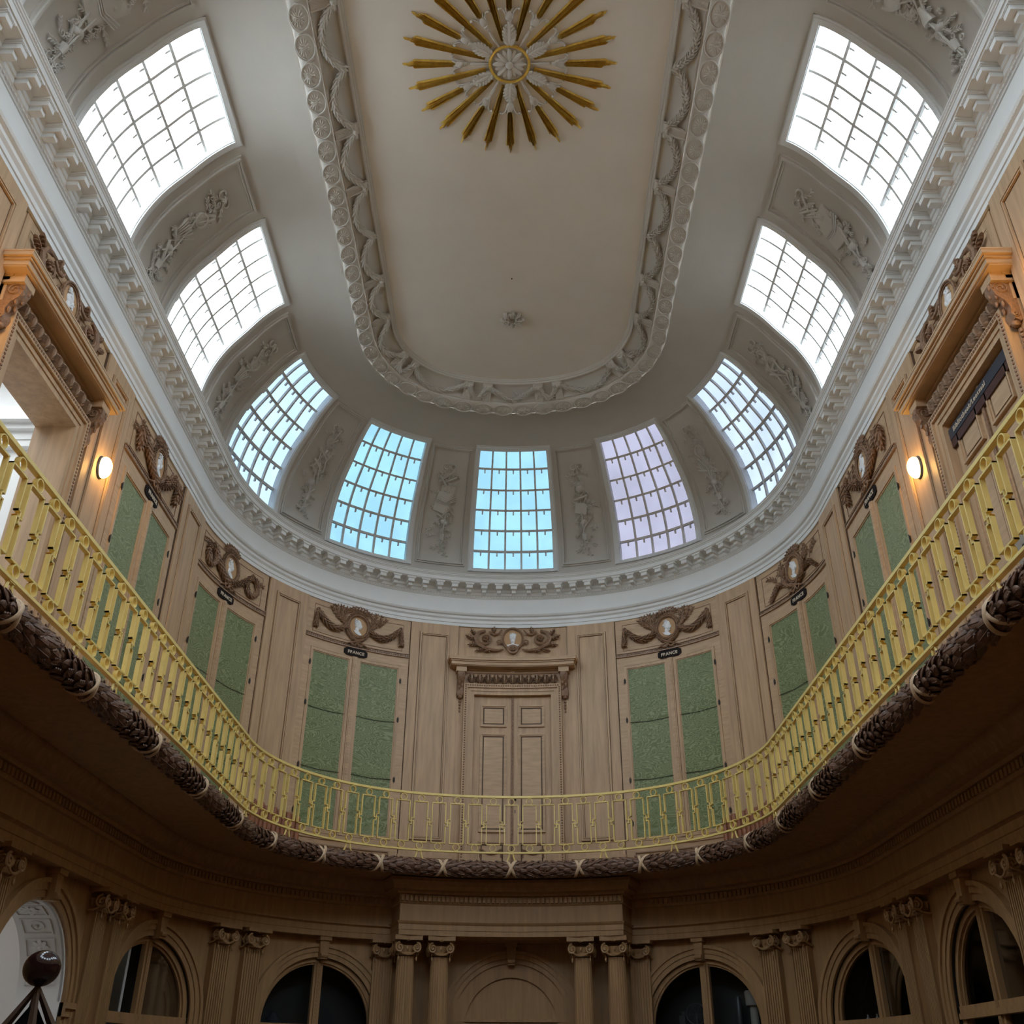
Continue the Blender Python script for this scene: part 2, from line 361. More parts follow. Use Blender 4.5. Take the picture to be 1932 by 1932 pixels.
def flower(mb,c,r,w=.03,n=7):
    for k in range(n):
        a=2*pi*k/n; d=Vector((cos(a),sin(a),0)); mb.ell(Vector(c)+d*r*.6,d*r*.45,Vector((-d.y,d.x,0))*r*.3,Vector((0,0,w*.5)),5,4)
    mb.ell(c,(r*.3,0,0),(0,r*.3,0),(0,0,w*.8),6,4)
def sprig(mb,c,ang,L,n=5,lf=.06,w=.02,bend=0):
    pts=[]; 
    for i in range(n+1):
        q=i/n; a=ang+bend*q; pts.append((c[0]+L*q*cos(ang+bend*q*.5),c[1]+L*q*sin(ang+bend*q*.5),w))
        if i:
            for sg in (-1,1):
                an=a+sg*.6; d=Vector((cos(an),sin(an),0)); mb.ell(Vector(pts[-1])+d*lf*.45,d*lf*.55,Vector((-d.y,d.x,0))*lf*.2,Vector((0,0,w*.5)),5,4)
    mb.tube(pts,w*.25,5)
# ------------------------------------------------------------------ plaster trophies between the skylights
def trophy(mb,seed):
    R=random.Random(seed); L=TT-TB; y=TT-.42
    for sg in (-1,1):                                   # ribbon bow
        mb.tube(spiral((sg*.085,y),.065,.85,pi if sg>0 else 0,sg,14,.025,.8),.016,5); sprig(mb,(sg*.03,y-.04),-pi/2+sg*.7,.24,3,.07,.03,sg*.5)
    flower(mb,(0,y,.035),.055,.05)
    mb.tube([(0,y,.015),(R.uniform(-.05,.05),TB+L*.55,.02),(0,TB+.36,.015)],.012,5)
    q=seed%5; yc=TB+L*.6
    if q==0:
        a=-.12; x=-.02
        for i,(dx,yy) in enumerate(((.03,yc-.02),(-.03,yc-.16))):
            pts=[(-.15,.2),(.15,.22),(.13,-.24),(-.18,-.2)]; mb.prism([(x+dx+px*cos(a)-py*sin(a),yy+px*sin(a)+py*cos(a)) for px,py in pts],.01,.035+.012*i)
        for k in range(3): mb.tube([(-.2,yc-.1-.03*k,.06),(0,yc-.15-.03*k,.075),(.22,yc-.02-.045*k,.06)],.012,5)
    elif q==1:
        garland(mb,[(.11*cos(2*pi*i/16),yc+.3+.12*sin(2*pi*i/16),.03) for i in range(17)],.022,.05,5,.6)
        for sg in (-1,1): mb.tube([(0,yc-.4,.03),(sg*.14,yc-.3,.045),(sg*.09,yc-.1,.045),(sg*.15,yc+.1,.035)],.017,6)
        for k in range(4): mb.tube([(-.045+.03*k,yc-.36,.03),(-.045+.03*k,yc+.05,.03)],.004,4)
        mb.box(-.17,.17,yc+.02,yc+.05,.02,.045)
    elif q==2:
        mb.arc((.02,yc+.1),.09,.115,.01,.06,0,2*pi,22); mb.ell((.02,yc+.1,.01),(.0,.1,0),(.1,.0,0),(0,0,.035),14,8)
        for k in range(6): mb.tube([(-.12+.03*k,yc-.35,.03),(-.16+.05*k,yc-.1,.045)],[.006,.02],6)
    elif q==3:
        mb.tube([(-.13,yc+.12,.05),(.1,yc+.2,.05)],.09,14); mb.tube([(-.12,yc+.14,.05),(-.1,yc+.15,.05)],.1,14); mb.tube([(.07,yc+.19,.05),(.09,yc+.2,.05)],.1,14)
        mb.tube([(-.02,yc-.42,.04),(.03,yc-.2,.04)],[.08,.03],10)
    else:
        mb.ball((0,yc+.12,.02),.085,12,8); mb.arc((0,yc+.12),.11,.13,.0,.05,0,2*pi,24); mb.prism([(-.16,yc-.36),(.08,yc-.42),(.12,yc-.2),(-.12,yc-.14)],.01,.06); mb.tube([(-.14,yc-.1,.05),(.16,yc-.02,.05)],.025,8)
    for i in range(9):                                   # crossed staffs, scrolls and quills
        a=R.uniform(.2,1.15)*R.choice((-1,1)); x=R.uniform(-.06,.06); yy=yc+R.uniform(-.85,.4); l=R.uniform(.12,.27)
        mb.tube([(x-sin(a)*l,yy-cos(a)*l,.025),(x+sin(a)*l,yy+cos(a)*l,.045)],[R.uniform(.006,.022),R.uniform(.008,.026)],7)
    n=46
    for i in range(n):
        t=i/(n-1); yy=TB+.36+(L-.9)*t; k=.2*sin(pi*min(1,t*.9+.1))**.7; x=R.uniform(-k,k)
        c=R.random()
        if c<.35: flower(mb,(x,yy,.035),R.uniform(.028,.045),.05,6)
        elif c<.8: sprig(mb,(x,yy),R.uniform(0,6.28),R.uniform(.1,.17),3,.06,.03,R.uniform(-.8,.8))
        else: mb.tube(spiral((x,yy),.045,1.2,R.uniform(0,6),R.choice((-1,1)),14,.035,.25),.01,5)
    mb.ball((R.uniform(-.05,.05),TB+L*.36,.03),.06,8,6); mb.ball((R.uniform(-.02,.02),TB+L*.36+.03,.02),.07,8,6)
    yy=TB+L*.27; mb.tube([(0,yy,.03),(0,yy-.13,.03)],[.055,.04],8)
    for k in range(4): sprig(mb,(0,TB+.6-.05*k),-pi/2+(-.5+.33*k),.25,3,.05,.025)
PL=['bow, sheets and mask','wreath and lyre','round shield and flowers','drum and trumpets','globe, book and staffs']
def relief_panel(s0,seed,where):
    fn=covefn(s0); root=thing('relief_panel',f'relief panel with {PL[seed%5]}, {where}','relief panel',fn(0,TB,0),'plaster trophy panels between the skylights')
    u=.5; t0,t1=TB+.02,TT+.03; mb=MB()
    mb.frame(-u,u,t0,t1,.03,-.03,.025,.1,.08); mb.frame(-u+.03,u-.03,t0+.03,t1-.03,.03,-.03,.055,.1,.08); mb.frame(-u+.068,u-.068,t0+.068,t1-.068,.022,-.03,.03,.1,.08)
    mb.build('frame','plaster',root,fn)
    t=MB(); trophy(t,seed); t.build('trophy_relief','plaster_relief',root,fn)
wh={-1:'just left of the middle skylight',1:'just right of the middle skylight',-2:'between first and second skylights left',2:'between first and second skylights right',-3:'between second and third skylights left',3:'between second and third skylights right',-4:'between the two largest bright skylights on the left',4:'between the two largest bright skylights on the right',-5:'in the top left corner of the photo',5:'in the top right corner of the photo'}
for k,sd in ((-1,0),(1,4),(-2,1),(2,7),(-3,12),(3,6),(-4,2),(4,10),(-5,5),(5,3)):
    relief_panel([0,1.485,4.475,7.53,10.66,13.78][abs(k)]*(1 if k>0 else -1),sd,wh[k])
# ------------------------------------------------------------------ main cornice
prof=[(4.90,9.30),(4.845,9.30),(4.845,9.365),(4.83,9.37),(4.83,9.43),(4.815,9.445),(4.80,9.46),(4.80,9.505),(4.775,9.515),(4.762,9.53),(4.752,9.555),(4.79,9.562),(4.80,9.57),(4.80,9.885),(4.785,9.89),(4.78,9.905),(4.765,9.915),(4.757,9.93),(4.74,9.94),(4.74,10.0),(4.725,10.01),(4.725,10.06),(4.70,10.085),(4.69,10.10),(4.53,10.105),(4.522,10.12),(4.51,10.12),(4.51,10.195),(4.50,10.2),(4.498,10.213),(4.485,10.222),(4.482,10.24),(4.471,10.25),(4.471,10.265),(4.49,10.275)]
cor=sweep(prof,-FULL,FULL,'trim_1','cornice_white',kind='structure'); tag(cor,'white classical cornice with brackets running around the room under the skylights','cornice',kind='structure')
sweep([(4.485,10.272),(4.87,10.372)],-FULL,FULL,'low_bounce_ledge','low_bounce_grey',cor)  # ledge top darkened to cut light thrown up onto the cove
# carved bead and leaf rows on the cornice
for nm,r_,z_,st,du,dz in (('leaf_row',4.486,10.232,.042,.017,.012),('bed_leaf_row',4.762,9.925,.06,.026,.016),('bead_row',4.768,9.528,.036,.014,.01)):
    mb=MB(); n_=int(14.6/st)
    for k in range(-n_,n_+1):
        s=k*st; c=PT(s,r_,z_); nx,ny=NRM(s); mb.ell(c,(ny*du,-nx*du,0),(-nx*.008,-ny*.008,-.006),(0,0,dz),5,4)
    o=mb.build(nm,'cornice_white',cor)
# modillions
mm=MB(); mm.box(-.06,.06,.0,.075,0,.20); mm.box(-.04,.04,-.055,.0,0,.13); mm.box(-.085,.085,.075,.1,0,.215); mm.box(-.07,.07,.062,.078,0,.207)
for k in range(5): mm.ball((-.07+.035*k,.07,.212),.009,5,4)
proto=mm.build('modillion','cornice_white',cor,xf=lambda v:(v[0],-v[2],v[1]),org=(0,0,0)).data
bpy.data.objects.remove(bpy.data.objects['modillion'])
rest=MB()
for k in range(-49,51):
    s=.018+k*.303; p=PT(s,4.74,10.005); inst('modillion',proto,cor,p,ROT(s))
for k in list(range(-80,-49))+list(range(51,80)):
    s=.018+k*.303
    rest.add([tuple(PT(s,4.74,10.005)+Matrix.Rotation(ROT(s),3,'Z')@v.co) for v in proto.vertices],[tuple(q.vertices) for q in proto.polygons])
ro=rest.build('modillion_row','cornice_white',cor); ro['kind']='stuff'
# ------------------------------------------------------------------ ceiling border
cb=thing('ceiling_border','white plaster border of shells and swags framing the flat oval ceiling','ceiling moulding',(0,YM,12.9))
sweep([(2.04,13.212),(2.045,13.195),(2.06,13.19),(2.068,13.165),(2.085,13.16),(2.092,13.135),(2.11,13.125),(2.125,13.14),(2.14,13.165),(2.30,13.09),(2.385,13.0),(2.40,12.955),(2.425,12.95),(2.43,12.93)],-FULL,FULL,'inner_moulding','plaster_relief',cb)
sweep([(2.43,12.935),(2.45,12.915),(2.50,12.89),(2.56,12.872),(2.62,12.868),(2.66,12.878),(2.675,12.892),(2.70,12.89)],-FULL,FULL,'egg_band','plaster_relief',cb)
# shells
sh=MB(); a_,b_=.178,.122
sh.tube([(a_*cos(2*pi*i/22),b_*sin(2*pi*i/22)*(1.0),-.012) for i in range(23)],.011,5)
for k in range(13):
    an=-pi/2+pi*(k/12-.5)*1.7; dx,dy=cos(an),sin(an); q=.72
    for rr in (.35,.75): sh.ell((a_*rr*dx*q,b_*rr*dy*q+.02,-.012),(a_*.17*dx,b_*.17*dy,0),(-dy*.008,dx*.008,0),(0,0,.012),5,4)
for k in (-1,0,1): sh.ell((k*.03,.03,-.01),(k*.02,.05,0),(.014,0,0),(0,0,.014),5,4)
sh.ell((0,0,.0),(a_*.95,0,0),(0,b_*.95,0),(0,0,.014),12,4)
shme=sh.build('shell','plaster_relief',cb,org=(0,0,0)).data; bpy.data.objects.remove(bpy.data.objects['shell'])
lam_tot=LAM(2.55,SM-.0001)
for k in range(-25,25):
    lam=.2+k*.388; s=S_AT(lam,2.55); p=PT(s,2.555,12.872); inst('shell',shme,cb,p,ROT(s),rot=(math.radians(-14),0,ROT(s)) )
# consoles and swags
CONS=[.86,1.52,4.38,5.2,7.5,8.42,10.32,11.3,13.15,14.1]
cm=MB(); cm.box(-.075,.075,-.005,.05,-.0,.27); 
for x in (-.06,.06): cm.box(x-.012,x+.012,.05,.07,0,.27)
for k in range(5): sprig(cm,(-.02,.05),0,.0,0) if 0 else None
for k in range(4):
    for sg in (-1,1): cm.ell((sg*.022,.058,.04+.055*k),(sg*.02,.006,.022),(.01,0,-.01),(0,.012,0),5,4)
cm.box(-.09,.09,-.005,.085,-.055,.01)
# local x: along s, y: down/out of the slope, z: along slope outwards
def confn(x,y,z): 
    c,sn=cos(math.radians(-31)),sin(math.radians(-31)); yy=z*c+(-y)*(-sn)*-1; zz=z*sn-y*c; return (x,yy,zz)
cme=cm.build('console','plaster_relief',cb,xf=lambda v:confn(*v),org=(0,0,0)).data; bpy.data.objects.remove(bpy.data.objects['console'])
for c in CONS:
    for sg in (-1,1): inst('console',cme,cb,PT(sg*c,2.15,13.12),ROT(sg*c))
HOOK=[0,9.38,12.28]
def bandpt(s,q,d=.0):   # q 0..1 across the sloping band
    r=2.15+.26*q; z=13.115-.145*q-d; return PT(s,r,z)
anch=sorted(CONS); seq=[]; allc=sorted([-c for c in CONS]+CONS)
for i in range(len(allc)-1):
    a,b=allc[i],allc[i+1]; mb=MB(); gap=b-a; pts=[]; 
    w_hook=min(abs(abs((a+b)/2)-h) for h in HOOK)<.3
    for j in range(15):
        t=j/14; dip=(1-(2*t-1)**2)
        if w_hook and 0<abs((a+b)/2): dip=.95*abs(sin(2*pi*t))**.8 if abs((a+b)/2)>1 else dip
        elif w_hook: dip=1-abs(2*t-1)**1.3
        pts.append(bandpt(a+.03+(gap-.06)*t,-.02+.85*dip,.03))
    garland(mb,pts,.038,.095,6,.6,wide=.5,dens=.55)
    mb.build('swag','plaster_relief',cb)
    if w_hook:
        h=MB(); s=(a+b)/2; q=.05 if abs(s)>1 else .95; p=bandpt(s,q,.03); h.ball(p,.035,6,5); garland(h,[bandpt(s,.1,.03),bandpt(s+.12,.45,.03)],.02,.05,4,.5); h.build('swag_knot','plaster_relief',cb)
for c in allc:
    h=MB(); h.tube([PT(c-.11,2.15,13.07),PT(c,2.145,13.06),PT(c+.11,2.15,13.07)],.033,7); h.ball(PT(c,2.15,13.045),.035,6,5); h.build('clasp','plaster_relief',cb)
# ------------------------------------------------------------------ sunburst
sb=thing('ceiling_rosette','gilded sunburst rosette with white acanthus leaves on the flat ceiling','ceiling rosette',(0,YM,13.2))
Z=13.205
fl=lambda v:(v[0],YM-v[1],Z-v[2])
for k in range(24):
    an=k*pi/12; long=k%2==1; d=Vector((cos(an),sin(an),0)); p=Vector((-sin(an),cos(an),0)); r0=.33 if long else .72; R_=random.Random(k)
    mb=MB(); nb=7
    for j in range(nb):
        q=(j-(nb-1)/2)/((nb-1)/2); end=(1.38 if j==3 else 1.38-.1*abs(q)-R_.uniform(.0,.09)); w0,w1=.02,.052
        if not long: w0=.03
        a=d*r0+p*q*w0; b=d*end+p*q*w1; h=.045 if j==3 else (.018 if j%2 else .036); hw=.0055; hw1=.0088
        aL,aR,bL,bR=a-p*hw,a+p*hw,b-p*hw1,b+p*hw1; tip=b+d*.03
        v=[(*aL.xy,.0),(*aR.xy,.0),(*bR.xy,0),(*bL.xy,0),(a.x,a.y,h),(b.x,b.y,h),(tip.x,tip.y,.002)]
        mb.add([tuple(x) for x in v],[(0,4,5,3),(4,1,2,5),(3,5,6),(5,2,6),(0,1,4)])
    mb.build('gold_ray','gold',sb,xf=fl,flat=True)
for k in range(12):
    an=k*pi/6; mb=MB(); d=Vector((cos(an),sin(an),0)); leafy=k%2==1
    if leafy: acanthus(mb,(.27*d.x,.27*d.y),an,.33,.2,.035,6)
    else: mb.tube([(.27*d.x,.27*d.y,.01),(.45*d.x,.45*d.y,.02),(.52*d.x,.52*d.y,.02)],[.012,.022,.018],8)
    mb.tube([(.55*d.x,.55*d.y,.02),(.6*d.x,.6*d.y,.03)],[.02,.03],8)
    p=Vector((-d.y,d.x,0)); c=d*.62; mb.ell((c.x+d.x*.03,c.y+d.y*.03,.01),d*.075,p*.055,(0,0,.04),8,5)
    for sg in (-1,1):
        q=[c+d*.02+p*sg*.04,c+d*.09+p*sg*.06,c+d*.13+p*sg*.1,c+d*.12+p*sg*.13]; mb.tube([(x.x,x.y,.02) for x in q],.012,5); mb.ball((q[-1].x,q[-1].y,.02),.02,6,5); mb.ell((c.x+d.x*.1+p.x*sg*.03,c.y+d.y*.1+p.y*sg*.03,.015),(d*.9+p*sg*.4)*.045,p*.02,(0,0,.02),5,4)
    mb.build('acanthus_leaf' if leafy else 'leaf_stem','plaster_relief',sb,xf=fl)
mb=MB(); mb.tube([(.255*cos(2*pi*i/40),.255*sin(2*pi*i/40),.03) for i in range(41)],.02,8); mb.build('gold_ring','gold',sb,xf=fl)
mb=MB()
for k in range(16):
    an=k*pi/8+ (0 if k%2 else 0); d=Vector((cos(an),sin(an),0)); p=Vector((-d.y,d.x,0)); L_=.1 if k%2==0 else .085
    mb.ell((d.x*.13,d.y*.13,.03 if k%2==0 else .015),d*L_,p*.035,(0,0,.03),8,5)
mb.ell((0,0,.05),(.055,0,0),(0,.055,0),(0,0,.035),12,6); mb.lathe([(.001,0),(.24,0),(.24,.012),(.001,.012)],n=32); mb.build('flower','plaster_relief',sb,xf=fl)
# small rosette and hook
sr=thing('small_rosette','small plaster rosette above the lower end of the flat ceiling','ceiling rosette',(0,12.77,13.205))
mb=MB(); 
for k in range(8): acanthus(mb,(.05*cos(k*pi/4),.05*sin(k*pi/4)),k*pi/4,.17,.11,.06,3)
for k in range(5): mb.tube([( (.03+.0*k)*cos(0),0,0),(0.001,0,.02)],.01,5) if 0 else None
mb.arc((0,0),.045,.06,0,.04,0,2*pi,20); mb.ell((0,0,.02),(.03,0,0),(0,.03,0),(0,0,.03),8,5)
mb.build('leaves','plaster_relief',sr,xf=lambda v:(v[0],12.78-v[1],Z-v[2]))
hk=MB(); hk.ball((0,11.846,13.2),.012,8,6); tag(hk.build('ceiling_hook','dark_metal',org=(0,11.846,13.2)),'tiny dark hook in the plain ceiling between sunburst and small rosette','hook')
# ------------------------------------------------------------------ upper wall
op=(-12.955,-11.45)
def uwall(s0,s1,z0,z1,nm,lab):
    mb=MB(); mb.grid([[tuple(PT(s,4.89,z)) for z in (z0,z1)] for s in srange(s0,s1)]); tag(mb.build(nm,'oak',kind='structure'),lab,'wall',kind='structure')
uwall(op[1],FULL,4.55,9.35,'wall_upper','pale oak panelled wall of the gallery floor')
uwall(op[0],op[1],7.905,9.35,'wall_upper_lintel','strip of oak wall above the open gallery doorway')
uwall(-FULL,op[0],4.55,9.35,'wall_upper_left','pale oak gallery wall on the near left')
def pilaster(s0,hw,label):
    fn=wall(s0,0,4.89); root=thing('wall_pilaster',label,'pilaster',fn(0,4.6,0),'oak panelled pilasters of the gallery wall')
    mb=MB(); mb.box(-hw,hw,4.9,9.3,0,.055); mb.build('body','oak',root,fn)
    p=MB(); q=hw-.175; p.frame(-q,q,5.2,9.1,.03,.055,.085); sline=MB(); sline.frame(-q-.008,q+.008,5.192,9.108,.008,.05,.058); sline.frame(-q+.056,q-.056,5.256,9.044,.007,.05,.058); sline.box(-hw-.006,-hw,4.9,9.3,0,.03); sline.box(hw,hw+.006,4.9,9.3,0,.03); sline.build('panel_shade_line','oak_shade_line',root,fn); p.frame(-q+.039,q-.039,5.239,9.061,.016,.055,.08); p.build('panel_moulding','oak',root,fn)  # thin dark frames paint the shade along panel mouldings and pilaster edges
    b=MB(); b.box(-hw-.01,hw+.01,4.6,4.9,0,.075); b.box(-hw-.02,hw+.02,4.9,4.94,0,.085); b.build('base','oak_rail',root,fn)
sd={-1:'left',1:'right'}
for sg in (-1,1):
    pilaster(sg*1.515,.46,f'oak panelled pilaster directly {sd[sg]} of the central gallery door')
    pilaster(sg*4.53,.455,f'oak panelled pilaster between first and second green bookcases {sd[sg]} of the central door')
    pilaster(sg*7.55,.475,f'oak panelled pilaster between second and third green bookcases {sd[sg]} of the central door')
    pilaster(sg*10.66,.42,f'oak panel carrying the lit wall lamp on the {sd[sg]} side')
    pilaster(sg*13.78,.42,f'oak panel beyond the large doorway at the {sd[sg]} edge of the photo')
# ------------------------------------------------------------------ carved overdoor ornaments
def medallion(parent,fn,rx,ry,face,seed):
    f=MB(); n=30
    f.tube([(rx*cos(2*pi*i/n),ry*sin(2*pi*i/n),.05) for i in range(n+1)],.016,6); f.tube([(rx*.88*cos(2*pi*i/n),ry*.88*sin(2*pi*i/n),.045) for i in range(n+1)],.008,5)
    for i in range(26): f.ball((rx*.95*cos(2*pi*i/26),ry*.95*sin(2*pi*i/26),.06),.008,5,4)
    fo=f.build('medallion_frame','oak_carved',parent,fn)
    d=MB(); d.prism([(rx*.9*cos(2*pi*i/n),ry*.9*sin(2*pi*i/n)) for i in range(n)],0,.03); d.build('medallion_ground','tan_ground',fo,fn)
    h=MB(); R_=random.Random(seed); k=rx/.2; sg=face
    if face==0:
        h.ell((0,.03*k,.035),(0,.085*k,0),(.062*k,0,0),(0,0,.04),12,8); h.ell((0,-.045*k,.04),(0,.045*k,0),(.045*k,0,0),(0,0,.035),8,6)
        h.ell((0,-.135*k,.03),(0,.035*k,0),(.13*k,0,0),(0,0,.03),10,6); h.ell((0,-.09*k,.03),(0,.05*k,0),(.035*k,0,0),(0,0,.03),8,5)
        h.ell((0,.02*k,.075),(0,.025*k,0),(.01*k,0,0),(0,0,.01),6,4)
        for e in (-1,1): h.ell((e*.022*k,.04*k,.07),(.014*k,0,0),(0,.007*k,0),(0,0,.006),6,4)
        for i in range(12): h.ball((.055*k*cos(i*.6),.07*k+.045*k*sin(i*.6),.045),.016*k,5,4)
    else:
        h.ell((-.005*sg,.05*k,.03),(0,.085*k,0),(.07*k,0,0),(0,0,.03),12,8); h.ell((sg*.045*k,-.0,.03),(sg*.01,.05*k,0),(.035*k,0,0),(0,0,.03),8,6)
        h.ell((sg*.072*k,.025*k,.03),(sg*.014*k,-.012*k,0),(0,.012*k,0),(0,0,.012),6,4)
        h.ell((-.02*sg*k,-.06*k,.03),(0,.06*k,0),(.04*k,0,0),(0,0,.025),8,6); h.prism([(-.09*sg*k,-.09*k),(.02*sg*k,-.09*k),(.075*sg*k,-.155*k),(.03*sg*k,-.17*k),(-.05*sg*k,-.14*k)][::sg],.03,.05)
        for i in range(14): h.ball((-.02*sg*k+R_.uniform(-.055,.03)*sg*k,.09*k+R_.uniform(-.05,.045)*k,.05),.017*k,5,4)
        if seed%2==0:
            for i in range(8): h.ball((sg*.045*k+R_.uniform(-.02,.02)*k,-.035*k+R_.uniform(-.04,.03)*k,.05),.015*k,5,4)
    h.build('portrait','marble',fo,fn)
def ornament(s0,zc,kind,label,face,seed,sc=1):
    f0=wall(s0,zc,4.865); fn=(lambda u,v,w:f0(u*1.27,v*1.08,w)) if kind=='door' else f0; root=thing('carved_ornament',label,'carving',fn(0,0,0),'carved medallions with portraits along the gallery wall')
    mb=MB(); R_=random.Random(seed)
    if kind=='door':
        for sg in (-1,1):
            mb.tube([(sg*.14,-.2,.04),(sg*.25,-.225,.045),(sg*.4,-.2,.05),(sg*.53,-.12,.05),(sg*.575,0,.05),(sg*.53,.11,.05),(sg*.44,.15,.05)],[.012,.026,.034,.036,.034,.03,.022],7)
            mb.tube([(x,y,w) for x,y,w in spiral((sg*.42,.0),.15,1.2,pi/2,-sg,34,.045,.3)],[.026-.012*i/34 for i in range(35)],6); flower(mb,(sg*.42,.0,.05),.055,.07,9)
            mb.tube([(sg*.36,.14,.04),(sg*.29,.08,.045),(sg*.22,.1,.04),(sg*.17,.18,.03)],[.02,.024,.02,.012],6)
            mb.tube(spiral((sg*.2,-.06),.045,1.2,-pi/2,sg,16,.04,.3),.013,5)
            for x,y,a in ((.57,.06,1.0),(.6,-.02,.5),(.55,-.12,-.1),(.44,-.2,-.35),(.3,-.21,-.3),(.3,.1,1.7)):
                an=a if sg>0 else pi-a; acanthus(mb,(sg*x,y),an,.15,.08,.045,3)
            garland(mb,arcpath((sg*.17,-.02),(sg*.06,-.2),.03,6,.04),.018,.04,5,.6)
        mb.arc((0,-.2),.05,.085,.02,.06,0,2*pi,18)
    else:
        for sg in (-1,1):
            if kind=='tassel':
                garland(mb,arcpath((sg*.83,.1,.05),(sg*.25,-.05,.06),.16,14),lambda t:.034+.024*sin(pi*t),.1,6,.5,wide=.45,dens=.5)
                garland(mb,[(sg*.86,.08,.04),(sg*.87,-.23,.045)],lambda t:.024+.03*t,.075,6,.6); mb.arc((sg*.84,.12),.025,.04,.02,.05,0,2*pi,12)
                for q in range(4): 
                    a=1.9+.32*q; an=a if sg<0 else pi-a; sprig(mb,(sg*.25,-.06+.03*q),an,.36,6,.075 if sg<0 else .06,.03,-sg*.7*(-1))
                sprig(mb,(sg*.3,-.02),pi/2+sg*-.2,.3,5,.06,.03,sg*.2)
            elif kind=='wreath':
                garland(mb,[(sg*.62+.14*cos(2*pi*i/16),-.07+.16*sin(2*pi*i/16),.045) for i in range(17)],.036,.09,6,.5,dens=.5)
                garland(mb,arcpath((sg*.58,.1,.05),(sg*.05,-.27,.06),.05,10),.042,.1,6,.5,dens=.5); sprig(mb,(sg*.6,.12),0 if sg>0 else pi,.28,4,.07,.03,sg*-.3); flower(mb,(sg*.6,.12,.05),.05,.05)
            elif kind=='horn':
                garland(mb,[(sg*.1,-.27,.05),(sg*.25,-.2,.06),(sg*.3,-.05,.06),(sg*.26,.08,.05)],.035,.08,5,.8)
                garland(mb,[(sg*.3,-.12,.04),(sg*.5,-.1,.045),(sg*.72,-.3,.04)],lambda t:.04-.015*t,.08,6,.8); sprig(mb,(sg*.5,-.05),pi/2-sg*.4,.28,4,.08,.03,-sg*.9)
                for q in range(3): sprig(mb,(sg*.25,.02*q),(.5+.3*q) if sg>0 else pi-.5-.3*q,.22,3,.07,.03)
            else:
                for q in range(9): flower(mb,(sg*(.28+.05*q+R_.uniform(-.03,.03)),-.13+.03*q+R_.uniform(-.06,.06),.05),R_.uniform(.04,.06),.06)
                garland(mb,[(sg*.72,.15,.05),(sg*.76,-.02,.06),(sg*.7,-.22,.05)],lambda t:.03+.04*sin(pi*t),.09,6,.7)
                for q in range(6): sprig(mb,(sg*(.3+.08*q),.0),R_.uniform(0,3.1),.2,3,.07,.03,R_.uniform(-.5,.5))
                garland(mb,arcpath((sg*.6,.05,.05),(0,-.3,.06),.05,10),.04,.08,6,.7)
        garland(mb,[(.235*cos(a),.27*sin(a)-.01,.03) for a in [pi*2*i/24 for i in range(25)]],.022,.055,5,.6)
        for q in range(9): sprig(mb,(.12*cos(.4+.29*q),.24+.03*sin(.4+.29*q)),.4+.29*q,.1,2,.06,.03,.3)
        for sg in (-1,1): mb.tube([(sg*.12,-.22,.05),(0,-.3,.06),(-sg*.26,-.4,.05)],[.02,.022,.008],6); mb.tube(spiral((sg*.07,-.34),.06,.8,pi/2,sg,12,.06,.8),.016,5)
    mb.build('garland','oak_carved',root,fn)
    medallion(root,f0,.205,.225,face,seed)
    return root
